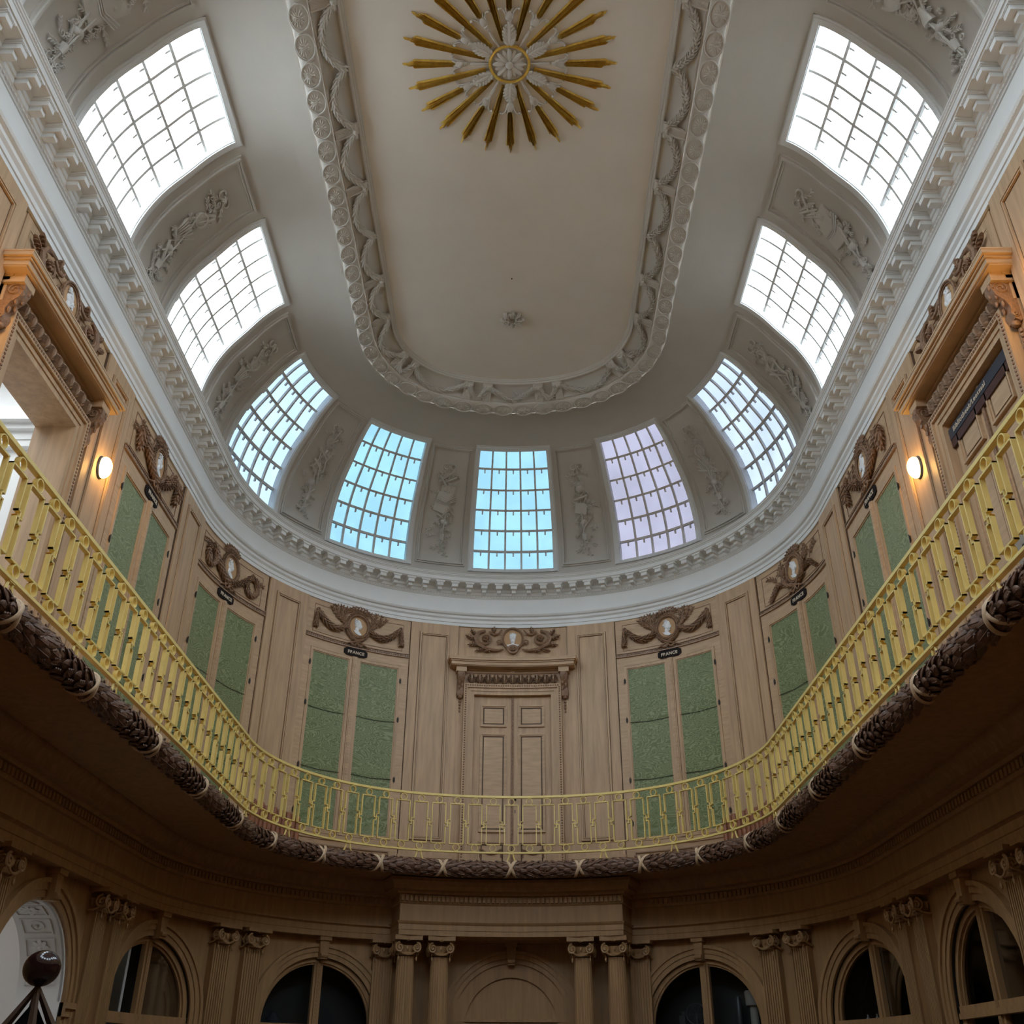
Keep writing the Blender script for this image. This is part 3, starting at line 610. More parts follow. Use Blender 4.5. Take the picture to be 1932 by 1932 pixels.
# ------------------------------------------------------------------ green bookcases
def text_obj(txt,name,matn,parent,loc,rot,size,ext=.002,off=0,sx=1):
    c=bpy.data.curves.new(name,'FONT'); c.body=txt; c.size=size; c.extrude=ext; c.offset=off; c.align_x='CENTER'; c.align_y='CENTER'; c.space_character=1.15; c.materials.append(M[matn])
    o=bpy.data.objects.new(name,c); COL.objects.link(o); me=bpy.data.meshes.new_from_object(o); me.name=name; bpy.data.objects.remove(o); o=bpy.data.objects.new(name,me); COL.objects.link(o)
    o.parent=parent; o.location=Vector(loc)-ORG[parent.name]; o.rotation_euler=rot; o.scale=(sx,1,1); return o
def bookcase(s0,label,seed,rodz):
    fn=wall(s0,0,4.89); root=thing('bookcase',label,'bookcase',fn(0,4.6,0),'oak bookcases with green silk doors on the gallery')
    W=1.035; mb=MB()
    mb.box(-W,W,8.36,8.53,0,.03); mb.box(-W,W,8.6,9.3,0,.022); mb.box(-W,-.9,5.05,8.36,0,.03); mb.box(.9,W,5.05,8.36,0,.03); mb.box(-W,W,4.6,5.05,0,.04); mb.box(-W,W,5.05,5.14,0,.06)
    mb.build('carcass','oak_rail',root,fn)
    bd=MB(); bd.box(-W,W,8.53,8.55,0,.06); bd.box(-W,W,8.55,8.6,0,.035); bd.box(-W,W,8.6,8.612,0,.055)
    n=46
    for i in range(n): bd.ell((-W+2*W*(i+.5)/n,8.575,.04),(.013,0,0),(0,.02,0),(0,0,.015),6,4)
    bd.build('bead_moulding','oak_mid',root,fn)
    pl=MB(); pl.frame(-W+.13,W-.13,8.66,9.2,.008,.022,.03); pl.build('frieze_moulding','oak_carved',root,fn)
    pl=MB(); pl.frame(-W+.15,W-.15,4.68,4.97,.02,.04,.065); pl.build('plinth_moulding','oak_mid',root,fn)
    for sg in (-1,1):
        d=MB(); a,b=(.055,.9) if sg>0 else (-.9,-.055)
        d.frame(a,b,5.15,8.35,.05,0,.045,tb=.06); d.frame(a+.05,b-.05,5.2,8.3,.018,0,.03); dr=d.build('door','oak',root,fn)
        f=MB(); nu=12; zs=[5.2+.031*i for i in range(101)]; R_=random.Random(seed*3+sg)
        ph=[R_.uniform(0,6) for _ in range(6)]
        def cl(u,v):
            w=.019+.0016*sin(u*31+ph[0]+2*sin(v*2+ph[1]))+.0012*sin(u*57+ph[2])
            for z in rodz+[5.35]: w-=.008*math.exp(-((v-z)/.02)**2)
            if v<6.1: w+=.006*(6.1-v)*sin(v*38+3*sin(u*6+ph[3]))
            return w
        us=[a+.05+(b-a-.1)*i/nu for i in range(nu+1)]
        f.grid([[(u,z,cl(u,z)+.002) for u in us] for z in zs]); f.build('silk_curtain','green_moire',dr,fn)
        for z in rodz:
            r=MB(); r.tube([(a+.05,z+.01,.028),((a+b)/2,z-.01,.028),(b-.05,z+.005,.028)],.005,5); r.build('curtain_wire','black',dr,fn)
        for z in (8.05,7.3,6.2,5.45):
            h=MB(); x=b-.004 if sg>0 else a+.004; h.box(x-.018,x+.018,z-.035,z+.035,.043,.056); h.tube([(x,z-.055,.056),(x,z+.055,.056)],.007,6); h.build('hinge','dark_metal',dr,fn)
    m=MB(); m.box(-.05,.05,5.15,8.36,0,.06); m.box(-.03,.03,5.15,8.36,.06,.075)
    for i in range(60): m.ell((0,5.2+.052*i,.075),(0,.022,0),(.014,0,0),(0,0,.008),5,4)
    m.build('centre_stile','oak_rail',root,fn)
def plaque(s0,z,label,txt='FRANCE'):
    fn=wall(s0,z,4.855); root=thing('name_plate',label,'sign',fn(0,0,0),'dark name plates over the bookcases')
    mb=MB(); w,h=.23,.075; pts=[(-w,-h*.6),(-w*.75,-h),(w*.75,-h),(w,-h*.6),(w*1.02,0),(w,h*.6),(w*.75,h),(-w*.75,h),(-w,h*.6),(-w*1.02,0)]
    mb.prism(pts,0,.015); mb.build('plate','plaque',root,fn)
    text_obj(txt,'lettering','cream_letters',root,PT(s0,4.826,z-.01),(pi/2,0,ROT(s0)),.08,.002,.003)
BC=[(-3.025,1,[7.25,6.2],'bookcase just left of the central door'),(3.025,2,[7.25,6.2],'bookcase just right of the central door'),
 (-6.04,3,[7.05,5.9],'bookcase, second left of the central door, wreaths above'),(6.04,4,[7.05,5.9],'bookcase, second right of the central door, horns above'),
 (-9.13,5,[7.0,5.9],'bookcase beside the lit lamp on the left'),(9.13,6,[7.0,5.9],'bookcase beside the lit lamp on the right')]
for s,sd_,rz,l in BC: bookcase(s,'oak and green silk '+l,sd_,rz)
kk=['tassel','tassel','wreath','horn','flower','flower']
ll=['carved ornament with bearded profile medallion and hanging tassels, left of the central door','carved ornament with profile medallion and hanging tassels, right of the central door','carved ornament with medallion between two round wreaths, second bookcase on the left','carved ornament with medallion between curling horns, second bookcase on the right','carved ornament with medallion and heavy flower bunches by the left lamp','carved ornament with medallion and heavy flower bunches by the right lamp']
for (s,sd_,_,_),k_,l_,fc in zip(BC,kk,ll,(1,1,1,1,1,-1)): ornament(s,8.965,k_,l_,fc,sd_)
pn=['left of the central door under the tassel ornament','right of the central door under the tassel ornament','on the second bookcase on the left under the wreaths','on the second bookcase on the right under the horns','on the third bookcase on the left by the lamp','on the third bookcase on the right by the lamp']
for (s,_,_,_),t in zip(BC,pn): plaque(s,8.45,f'dark oval plate reading FRANCE {t}')
# ------------------------------------------------------------------ big doorways
def surround(s0,label,olab,face,seed):
    fn=wall(s0,0,4.89); root=thing('door_surround',label,'door surround',fn(0,4.6,0),'carved oak door surrounds of the gallery')
    a=MB()
    for t,(i0,i1,w) in enumerate(((.725,.79,.1),(.79,.85,.115),(.85,.925,.145))):
        a.box(-i1,-i0,4.6,7.9+i1-.725,0,w); a.box(i0,i1,4.6,7.9+i1-.725,0,w); a.box(-i0,i0,7.9+i0-.725,7.9+i1-.725,0,w)
    a.build('architrave','oak',root,fn)
    b=MB(); st=.045; q=.89
    z=4.7
    while z<8.06:
        for sg in (-1,1): b.ell((sg*q,z,.148),(0,.016,0),(.02,0,0),(0,0,.012),5,4)
        z+=st
    u=-q
    while u<q: b.ell((u,8.065,.148),(.016,0,0),(0,.02,0),(0,0,.012),5,4); u+=st
    b.build('bead_border','oak_carved',root,fn)
    p=MB(); p.box(-1.06,-.925,4.6,8.33,0,.03); p.box(.925,1.06,4.6,8.33,0,.03); p.box(-1.06,1.06,8.1,8.42,0,.06); p.build('side_strip','oak',root,fn)
    f=MB(); n=11
    for i in range(n):
        x=-.86+1.72*(i+.5)/n
        acanthus(f,(x,8.12),pi/2,.19,.16,.1,4); f.ell((x,8.29,.11),(.05,0,0),(0,.02,0),(0,0,.03),6,4)
        if i<n-1: f.ell((x+.078,8.19,.06),(0,.06,0),(.018,0,0),(0,0,.02),5,4)
    f.box(-.9,.9,8.1,8.12,.04,.1); f.build('acanthus_frieze','oak_mid',root,fn)
    h=MB(); prof=[(1.09,8.33,8.37,.09),(1.10,8.37,8.40,.12),(1.19,8.40,8.415,.28),(1.2,8.415,8.475,.3),(1.22,8.475,8.50,.32),(1.25,8.50,8.545,.345),(1.255,8.545,8.565,.35)]
    for hw,z0,z1,w in prof: h.box(-hw,hw,z0,z1,0,w)
    for sg in (-1,1): h.box(sg*.99-.1,sg*.99+.1,8.3,8.40,0,.24)
    h.build('hood','oak_rail',root,fn)
    for sg in (-1,1):
        c=MB(); x=sg*.99; hw=.062
        sp=[(.03,8.32),(.235,8.32),(.245,8.24),(.21,8.15),(.14,8.08),(.11,8.0),(.125,7.93),(.1,7.86),(.05,7.83),(.03,7.85)]
        m=len(sp); c.add([(x-hw,z,w) for w,z in sp]+[(x+hw,z,w) for w,z in sp],[tuple(range(m)),tuple(range(2*m-1,m-1,-1))]+[(i,m+i,m+(i+1)%m,(i+1)%m) for i in range(m)])
        for e in (-1,1):
            c.tube([(x+e*(hw+.004),8.23+yy,.15+ww) for ww,yy,_ in spiral((0,0),.075,1.6,0,1,24,0,.2)],.01,5); c.tube([(x+e*(hw+.004),7.91+yy,.085+ww) for ww,yy,_ in spiral((0,0),.035,1.3,pi,1,16,0,.2)],.008,5)
        for k in range(6): c.ell((x+(-.03 if k%2 else .03),8.26-.05*k,.245-.022*k),(.0,.04,0),(.025,0,0),(0,0,.016),5,4)
        c.ball((x,7.84,.07),.045,7,5)
        for k in range(4): c.ell((x,7.76-.062*k,.045),(0,.028,0),(.026-.003*k,0,0),(0,0,.02),6,4)
        c.build('console_bracket','oak_carved',root,fn)
    t=MB(); t.box(-1.045,1.045,8.56,9.3,0,.012); t.frame(-.93,.93,8.62,9.17,.008,.012,.02); t.build('over_panel','oak',root,fn)
    ornament(s0,9.06 if s0==0 else 9.06,'door' if s0==0 else 'door',olab,face,seed,.92)
def door_leaves(n,s0,label,swag=True):
    fn=wall(s0,0,4.89); root=thing(f'door_{n}',label,'door',fn(0,4.6,0),kind='structure')
    for sg in (-1,1):
        a,b=(.008,.72) if sg>0 else (-.72,-.008); d=MB(); d.box(a,b,4.62,7.89,-.02,.008)
        lf=d.build('door_leaf','oak',root,fn)
        for z0,z1 in ((7.3,7.72),(5.38,7.17),(4.72,5.22)):
            p=MB(); x0,x1=(a+.1,b-.13) if sg>0 else (a+.13,b-.1)
            p.frame(x0,x1,z0,z1,.024,.008,.045); p.frame(x0+.024,x1-.024,z0+.024,z1-.024,.022,.008,.028); p.box(x0+.07,x1-.07,z0+.07,z1-.07,.008,.024); p.frame(x0-.008,x1+.008,z0-.008,z1+.008,.008,.005,.0115); p.build('door_panel','oak_rail',lf,fn); sline=MB(); sline.frame(x0+.046,x1-.046,z0+.046,z1-.046,.024,.007,.011); sline.build('panel_shade_line','oak_shade_line',lf,fn)  # dark inner frame is painted shade around the raised field
        if swag:
            g=MB(); xc=(a+b)/2; garland(g,arcpath((xc-.17,5.08,.03),(xc+.17,5.08,.03),.07,10),.02,.045,5,.7)
            for e in (-1,1): garland(g,[(xc+e*.18,5.1,.03),(xc+e*.18,4.95,.03)],.014,.035,5,.7)
            g.build('carved_swag','oak_carved',lf,fn)
    m=MB(); m.box(-.025,.025,4.62,7.88,.008,.03)
    for i in range(48): m.ell((0,4.7+.066*i,.03),(0,.024,0),(.012,0,0),(0,0,.008),5,4)
    m.build('meeting_stile','oak_carved',root,fn)
    if swag:
        h=MB(); h.ell((.055,5.96,.035),(0,.03,0),(.02,0,0),(0,0,.03),8,6); h.tube([(.055,5.96,.008),(.055,5.96,.04)],.01,6); h.build('door_knob','dark_metal',root,fn)
        k=MB(); k.box(.045,.06,5.72,5.78,.008,.014); k.build('keyhole_plate','dark_metal',root,fn)
    return root
surround(0,'carved oak surround with projecting hood around the central gallery door','scrolled carving with bearded front facing portrait medallion over the central door',0,11)
surround(-12.22,'carved oak surround of the open gallery doorway at the left edge','scrolled carving with portrait medallion over the left gallery doorway',1,12)
surround(12.22,'carved oak surround of the gallery door at the right edge','scrolled carving with portrait medallion over the right gallery door',-1,13)
door_leaves(1,0,'closed double oak door in the middle of the gallery')
door_leaves(2,12.22,'closed panelled oak door behind the railing at the right edge')
sn=MB(); sn.frame(-.035,.035,8.35,8.375,.006,.04,.06); tag(sn.build('door_sensor','cornice_white',fn=wall(0,0,4.84),org=PT(0,4.8,8.36)),'tiny pale sensor under the hood of the central door','sensor')
fnr=wall(12.22,0,4.89); br=thing('sign_beam','dark blue sign beam reading Bibliotheek/Leeszaal across the right gallery door','sign',fnr(0,7.75,0))
mb=MB(); mb.box(-.72,.72,7.70,7.83,.012,.05); mb.build('beam','blue_bar',br,fnr); m2=MB(); m2.box(-.72,.72,7.60,7.70,.012,.045); m2.build('lower_board','red_brown',br,fnr)
text_obj('Bibliotheek/Leeszaal','lettering','cream_letters',br,PT(12.02,4.835,7.765),(pi/2,0,ROT(12.22)),.085,.002,.001)
lf_=MB(); lf_.box(-.2,.12,5.55,6.1,.012,.016); lp=tag(lf_.build('glass_notice','linen',fn=wall(12.3,0,4.87),org=PT(12.3,4.86,5.6)),'pale translucent notice on the right gallery door behind the railing','notice')
# reveal + adjoining upper room on the left
fl_=wall(-12.22,0,4.89)
rv=MB(); rv.box(-.745,-.725,4.6,7.92,-.36,0); rv.box(.725,.745,4.6,7.92,-.36,0); rv.box(-.745,.745,7.9,7.92,-.36,0,.3); rv.box(-.745,.745,4.56,4.6,-.36,0,.3)
tag(rv.build('door_3','oak',fn=fl_),'deep oak reveal of the open doorway at the left edge','doorway',kind='structure')
def room_box(x0,x1,y0,y1,z0,z1,nm,lab,mt='white_wall',holes=None):
    mb=MB(); V=[(x0,y0,z0),(x0,y1,z0),(x0,y1,z1),(x0,y0,z1)]; mb.add(V,[(0,1,2,3)])
    mb.add([(x0,y0,z0),(x1,y0,z0),(x1,y0,z1),(x0,y0,z1)],[(0,1,2,3)]); mb.add([(x0,y1,z0),(x1,y1,z0),(x1,y1,z1),(x0,y1,z1)],[(0,1,2,3)])
    mb.add([(x0,y0,z1),(x1,y0,z1),(x1,y1,z1),(x0,y1,z1)],[(0,1,2,3)]); mb.add([(x0,y0,z0),(x1,y0,z0),(x1,y1,z0),(x0,y1,z0)],[(0,1,2,3)])
    return tag(mb.build(nm,mt,kind='structure'),lab,'wall',kind='structure')
room_box(-9.6,-4.9,5.2,10.6,4.56,10.2,'wall_left_room','white walls of the bright room beyond the left gallery doorway')
cn=MB()
for (q,z0,z1) in ((.12,9.0,9.12),(.2,9.12,9.2),(.3,9.2,9.4),(.1,8.9,9.0)):
    cn.box(-9.6,-5.3,10.6-q,10.6,z0,z1); cn.box(-9.6,-9.6+q,5.2,10.6,z0,z1)
tag(cn.build('trim_2','white_wall',kind='structure',xf=lambda v:v),'white moulded cornice in the room beyond the left gallery doorway','cornice',kind='structure')
def area(name,loc,rot,sx,sy,e,c=(1,1,1)):
    l=bpy.data.lights.new(name,'AREA'); l.shape='RECTANGLE'; l.size=sx; l.size_y=sy; l.energy=e; l.color=c; o=bpy.data.objects.new(name,l); COL.objects.link(o); o.location=loc; o.rotation_euler=rot; return o
area('upper_room_fill',(-7.4,7.9,10.1),(0,0,0),3,4,95,(.85,.93,1))  # added area light to brighten the side room; no skylight is built
# ------------------------------------------------------------------ wall lamps
def lamp(s0,label,vis=True):
    fn=wall(s0,0,4.835); root=thing('wall_lamp',label,'wall lamp',fn(0,7.9,0),'oval bulkhead lamps on the gallery wall')
    b=MB(); b.ell((0,7.9,.0),(0,.155,0),(.105,0,0),(0,0,.05),20,8); b.build('back_plate','grey_dark',root,fn)
    g=MB(); g.ell((0,7.9,.05),(0,.14,0),(.09,0,0),(0,0,.085),20,10); g.build('glass_shade','lamp_glass',root,fn)
    l=bpy.data.lights.new('bulb','POINT'); l.energy=LAMP_W; l.color=(1,.5,.12); l.shadow_soft_size=.07; o=bpy.data.objects.new('bulb',l); COL.objects.link(o); o.parent=root; o.location=PT(s0,4.66,7.9)-ORG[root.name]
lamp(-10.67,'lit oval wall lamp left of the bookcases by the open doorway'); lamp(10.67,'lit oval wall lamp right of the bookcases by the closed door')
lamp(-13.78,'lit oval wall lamp beyond the open doorway on the near left'); lamp(13.78,'lit oval wall lamp beyond the closed door on the near right')
# ------------------------------------------------------------------ gallery slab, carved garland edge
GR=3.58
gs=sweep([(3.60,4.6),(4.9,4.6)],-FULL,FULL,'floor_gallery','oak_low',kind='structure'); tag(gs,'wooden floor of the gallery behind the railing','floor',kind='structure')
so=sweep([(3.57,4.6),(3.57,4.43),(3.64,4.425),(3.66,4.44),(4.16,4.44),(4.45,4.44),(4.5,4.44)],-FULL,FULL,'ceiling_gallery','oak_low',kind='structure'); tag(so,'dark wooden underside of the gallery','ceiling',kind='structure')
RS=[0,1.40,2.81,4.28,5.84,7.55,9.16,10.81,12.45,13.9]
gd=thing('gallery_garland','thick dark carved laurel garland along the gallery edge, tied with pale ribbons','carved garland',PT(0,GR,4.52))
core=MB(); 
pth=[PT(s,GR,4.52) for s in srange(-15.2,15.2)]; core.tube(pth,.085,14,up=(0,0,1)); core.build('core','garland_wood',gd)
rib_s=sorted([-x for x in RS if x]+RS)
def leaves_between(a,b,flip):
    mb=MB(); n=max(3,int(abs(LAM(GR,b)-LAM(GR,a))/.105)); L0,L1=LAM(GR,a),LAM(GR,b); R_=random.Random(int(a*100))
    for i in range(n):
        lam=L0+(L1-L0)*(i+.5)/n; s=S_AT(lam,GR); c=PT(s,GR,4.52); nx,ny=NRM(s); out=Vector((-nx,-ny,0)); T=Vector((-out.y,out.x,0)); T=T if (PT(s+.05,GR,0)-PT(s,GR,0)).dot(T)>0 else -T
        if flip: T=-T
        for k in range(7):
            an=2*pi*(k+(i%2)*.5)/7+R_.uniform(-.05,.05); rd=out*cos(an)+Vector((0,0,1))*sin(an)
            if cos(an)<-.75: continue
            tg=T.cross(rd); ax=(T*1+rd*.3+tg*R_.uniform(-.2,.2)).normalized()
            mb.ell(c+rd*.098,ax*.098,tg*.045,rd*.018,8,5); mb.ell(c+rd*.112,ax*.09,tg*.006,rd*.01,4,4)
            if (i+k)%2==0: [mb.ball(c+rd*.122+T*(.05+.02*j)+tg*(.05-.008*j),.0105,5,4) for j in range(3)]
    mb.build('leaf_cluster','garland_wood',gd)
ext=[-15.1]+rib_s+[15.1]
for i in range(len(ext)-1):
    a,b=ext[i],ext[i+1]; m=(a+b)/2; leaves_between(a,m,False); leaves_between(m,b,True)
for s0 in rib_s:
    rb=MB()
    for sg in (-1,1):
        g=[]
        for i in range(25):
            an=-pi*.72+1.44*pi*i/24; row=[]
            for q in (-1,-.5,0,.5,1):
                lam=LAM(GR,s0)+sg*.085*(an/(pi*.5))+q*.028; s=S_AT(lam,GR); rr=.128+.004*sg+(.004 if abs(q)<.9 else -.006); nx,ny=NRM(s); out=Vector((-nx,-ny,0))
                row.append(tuple(PT(s,GR,4.52)+out*cos(an)*rr+Vector((0,0,1))*sin(an)*rr))
            g.append(row)
        rb.grid(g)
    rb.build('ribbon','ribbon_wood',gd)
# ------------------------------------------------------------------ railing
rl=thing('balcony_railing','yellow painted gallery railing of interlocking rectangles and rings','railing',PT(0,3.6,4.7))
RR=3.6; PITCH=.2993; LIMS=S_AT(PITCH*49,RR)
def rbar(z0,z1,r0,r1,nm):
    g=[[tuple(PT(s,r,z)) for r,z in ((r0,z0),(r0,z1),(r1,z1),(r1,z0))] for s in srange(-LIMS,LIMS)]; MB().grid(g,True).build(nm,'yellow_paint',rl,flat=False)
rbar(5.66,5.695,3.575,3.625,'top_rail'); rbar(4.765,4.79,3.575,3.625,'bottom_rail')
rg=MB(); n=20; t_=.0075; dp=.021; ro_=.056
g=[]
for i in range(n): a=2*pi*i/n; g.append([(ro_*cos(a),-dp,ro_*sin(a)),((ro_-t_*1.3)*cos(a),-dp,(ro_-t_*1.3)*sin(a)),((ro_-t_*1.3)*cos(a),dp,(ro_-t_*1.3)*sin(a)),(ro_*cos(a),dp,ro_*sin(a))])
rg.grid(g+[g[0]],True); rme=rg.build('ring','yellow_paint',rl,org=(0,0,0)).data; bpy.data.objects.remove(bpy.data.objects['ring'])
def fret(odd):
    mb=MB(); c=.111; h=.32; d=.05; t=.0068; m=PITCH/2; zc=0
    def hb(x0,x1,z): mb.add(*bx(min(x0,x1)-t,max(x0,x1)+t,z-t,z+t))
    def vb(x,z0,z1): mb.add(*bx(x-t,x+t,min(z0,z1)-t,max(z0,z1)+t))
    def bx(x0,x1,z0,z1):
        q=[(x,y,z) for x in (x0,x1) for y in (-dp,dp) for z in (z0,z1)]; return q,[(0,1,3,2),(4,6,7,5),(0,4,5,1),(2,3,7,6),(0,2,6,4),(1,5,7,3)]
    hb(-c,c,h); hb(-c,c,-h)
    for sg in (-1,1):
        if not odd:
            vb(sg*c,h,0); vb(sg*c,-d,-h); hb(sg*c,sg*m,0); hb(sg*c,sg*m,-d)
        else:
            vb(sg*c,h,d); vb(sg*c,0,-h); hb(sg*c,sg*m,d); hb(sg*c,sg*m,0); vb(sg*m,d,-d)
    o=mb.build('baluster','yellow_paint',rl,flat=True,org=(0,0,0)); me=o.data; bpy.data.objects.remove(o); return me
fm=[fret(False),fret(True)]
for k in range(-47,48):
    s=S_AT(k*PITCH,RR); z=5.2235; o=inst('baluster',fm[k%2],rl,PT(s,RR,z),ROT(s))
    for dz in (5.6-z,4.847-z):
        q=bpy.data.objects.new('ring',rme); COL.objects.link(q); q.parent=o; q.location=(0,0,dz)
FT=[0,5,9,13,17,21,25,29,33,36,40,44]
ft=MB()
for sg in (-1,1):
    ft.tube([(sg*.03,0,.165),(sg*.036,0,.12),(sg*.055,0,.06),(sg*.085,0,.02),(sg*.12,0,.012)],.0135,6)
ft.box(-.04,.04,-.02,.02,.15,.17); ft.v=[(x,y*1.0,z) for x,y,z in ft.v]
fme=ft.build('foot','yellow_paint',rl,org=(0,0,0)).data; bpy.data.objects.remove(bpy.data.objects['foot'])
for k in sorted([-x for x in FT if x]+FT):
    s=S_AT(k*PITCH,RR); inst('foot',fme,rl,PT(s,RR,4.605),ROT(s))
# ------------------------------------------------------------------ rows of terracotta tubes behind the railing
for sg in (-1,1):
    rt=thing('tube_row',f'low row of upright reddish brown tubes on the gallery floor, {sd[sg]} of the middle','tube row',PT(sg*5.1,4.1,4.6),'rows of reddish brown tubes behind the railing')
    R_=random.Random(5)
    for i in range(11):
        s=sg*(4.42+.118*i); hh=5.12+R_.uniform(-.03,.03)+.004*i; mb=MB(); p=PT(s,4.05,0); mb.lathe([(.001,4.6),(.046,4.6),(.046,hh-.03),(.035,hh),(.001,hh+.01)],(p.x,p.y,0),10); mb.build('tube','terracotta',rt)
# ------------------------------------------------------------------ lower entablature
LR=4.74
ent=[(4.98,3.56),(LR+.03,3.56),(LR+.03,3.64),(LR+.02,3.645),(LR+.02,3.73),(LR,3.745),(LR-.03,3.755),(LR-.03,3.775),(LR+.03,3.78),(LR+.03,4.05),(LR,4.06),(LR-.01,4.085),(LR-.01,4.19),(LR-.05,4.2),(LR-.07,4.235),(LR-.09,4.24),(LR-.20,4.25),(LR-.21,4.32),(LR-.25,4.36),(LR-.28,4.40),(LR-.28,4.44)]
e=sweep(ent,-FULL,FULL,'trim_3','oak_low',kind='structure'); tag(e,'dark brown entablature under the gallery above the pilasters','entablature',kind='structure')
dn=MB(); 
for k in range(-170,171):
    s=k*.0835
    if abs(s)<2.2: continue
    n_=len(dn.v); fn=wall(s,0,LR-.0); q=MB(); q.box(-.026,.026,4.1,4.18,0,.04); dn.add([tuple(fn(*v)) for v in q.v],q.f)
dd=dn.build('dentil_course','oak_low',e)
# portal entablature
PR=4.2; PH=2.03
def portal_sweep(prof,name,mt,parent):
    # profile offsets d (positive = towards room) at heights z, mitred at the returns
    mb=MB(); ssx=[-PH+2*PH*i/20 for i in range(21)]
    g=[[tuple(PT(-PH-d/R0*R0*.98,LR+.05,z)) for d,z in prof]]
    g+=[[tuple(PT(s*(PH+d)/PH,PR-d,z)) for d,z in prof] for s in ssx]
    g+=[[tuple(PT(PH+d*.98,LR+.05,z)) for d,z in prof]]
    mb.grid(g); return mb.build(name,mt,parent)
pe=thing('portal_entablature','projecting dark oak entablature carried by four fluted columns under the gallery','entablature',PT(0,PR,3.58))
portal_sweep([(-.6,3.585),(-.0,3.585),(0,3.66),(.01,3.665),(.01,3.745),(.03,3.76),(.045,3.79),(0,3.795),(0,4.05)],'architrave','oak_low',pe)
portal_sweep([(0,4.05),(.02,4.06),(.03,4.08),(.03,4.19),(.07,4.2),(.09,4.235),(.2,4.25),(.21,4.31),(.25,4.34),(.28,4.37),(.28,4.42)],'cornice','oak_low',pe)
dn=MB()
for k in range(-24,25):
    q=MB(); q.box(k*.0835-.026,k*.0835+.026,4.09,4.175,.03,.07); dn.add([tuple(PT(u,PR-w_,z)) for u,z,w_ in q.v],q.f)
dn.build('dentil_course','oak_low',pe)
# ------------------------------------------------------------------ columns
def capital(mb,cx,cy,z,r,hw,half=False):
    # local coords: x along wall, y outwards(+), z up ; front is -y
    mb.lathe([(r*.98,z),(r*1.06,z+.015),(r*1.06,z+.03),(r*.95,z+.04),(r*1.0,z+.09),(r*1.15,z+.14)],(cx,cy,0),20)
    for k in range(8):
        a=2*pi*k/8; mb.ell((cx+r*1.08*cos(a),cy+r*1.08*sin(a),z+.1),(0,0,.035),(.022*-sin(a),.022*cos(a),0),(.02*cos(a),.02*sin(a),0),5,4)
    for dx,dy in ((-1,-1),(1,-1),(-1,1),(1,1)):
        for ax in (0,1):
            px,py=cx+dx*hw*.68,cy+dy*hw*.68
            sp=spiral((0,0),.075,1.8,pi/2,-dx,26,0,.12)
            if ax==0: mb.tube([(px+a*.95,cy+dy*hw*.95,z+.1+b) for a,b,_ in sp],.016,5)
            else: mb.tube([(cx+dx*hw*.95,py-a*dx*dy*.95,z+.1+b) for a,b,_ in sp],.016,5)
        mb.ball((cx+dx*hw*.72,cy+dy*hw*.72,z+.1),.055,8,6)
        mb.ell((cx+dx*hw*.72,cy+dy*hw*.72,z-.06),(0,0,.035),(.016,0,0),(0,.016,0),6,5); mb.tube([(cx+dx*hw*.75,cy+dy*hw*.75,z+.05),(cx+dx*hw*.72,cy+dy*hw*.72,z-.05)],.005,4)
    for s_ in ((0,-1),(0,1),(1,0),(-1,0)):
        pts=[]
        for i in range(9):
            t=i/8*2-1; q=hw*.7*t; d=.06*(1-t*t); px=cx+(q if s_[0]==0 else s_[0]*hw*.95); py=cy+(s_[1]*hw*.95 if s_[0]==0 else q); pts.append((px,py,z+.06-d))
        mb.tube(pts,.014,5)
        flower(mb,(cx+s_[0]*hw*.95,cy+s_[1]*hw*.98,z+.215),.035,.03,5)
def column(s0,label):
    p=PT(s0,4.42,0); rz=ROT(s0); root=thing('column',label,'column',(p.x,p.y,0),'fluted columns of the portal'); Mx=Matrix.Rotation(rz,3,'Z')
    tr=lambda v:tuple(Mx@Vector(v)+Vector((p.x,p.y,0)))
    sh=MB(); fl=lambda a:1-.075*max(0,cos(a*20))**.6 if cos(a*20)>0 else 1
    sh.lathe([(.165,.45),(.163,1.2),(.155,2.2),(.146,2.9),(.138,3.2),(.138,3.28)],(0,0,0),160,flut=fl); sh.build('shaft','oak_low',root,xf=tr)
    c=MB(); capital(c,0,0,3.3,.138,.2); c.build('capital','oak_low',root,xf=tr)
    a=MB(); a.add(*[([(x,y,z) for z in (3.515,3.585) for x,y in [( -.22,-.22),(0,-.19),(.22,-.22),(.19,0),(.22,.22),(0,.19),(-.22,.22),(-.19,0)]]),[tuple(range(8))[::-1],tuple(range(8,16))]+[(i,(i+1)%8,8+(i+1)%8,8+i) for i in range(8)]]); a.build('abacus','oak_low',root,xf=tr)
    b=MB(); b.lathe([(.001,.0),(.24,0),(.24,.12),(.22,.14),(.235,.2),(.2,.26),(.21,.32),(.18,.4),(.168,.45)],(0,0,0),32); b.build('base','oak_low',root,xf=tr)
for s,l in ((-1.83,'outer fluted column left of the portal arch'),(-1.24,'inner fluted column left of the portal arch'),(1.24,'inner fluted column right of the portal arch'),(1.83,'outer fluted column right of the portal arch')): column(s,l)
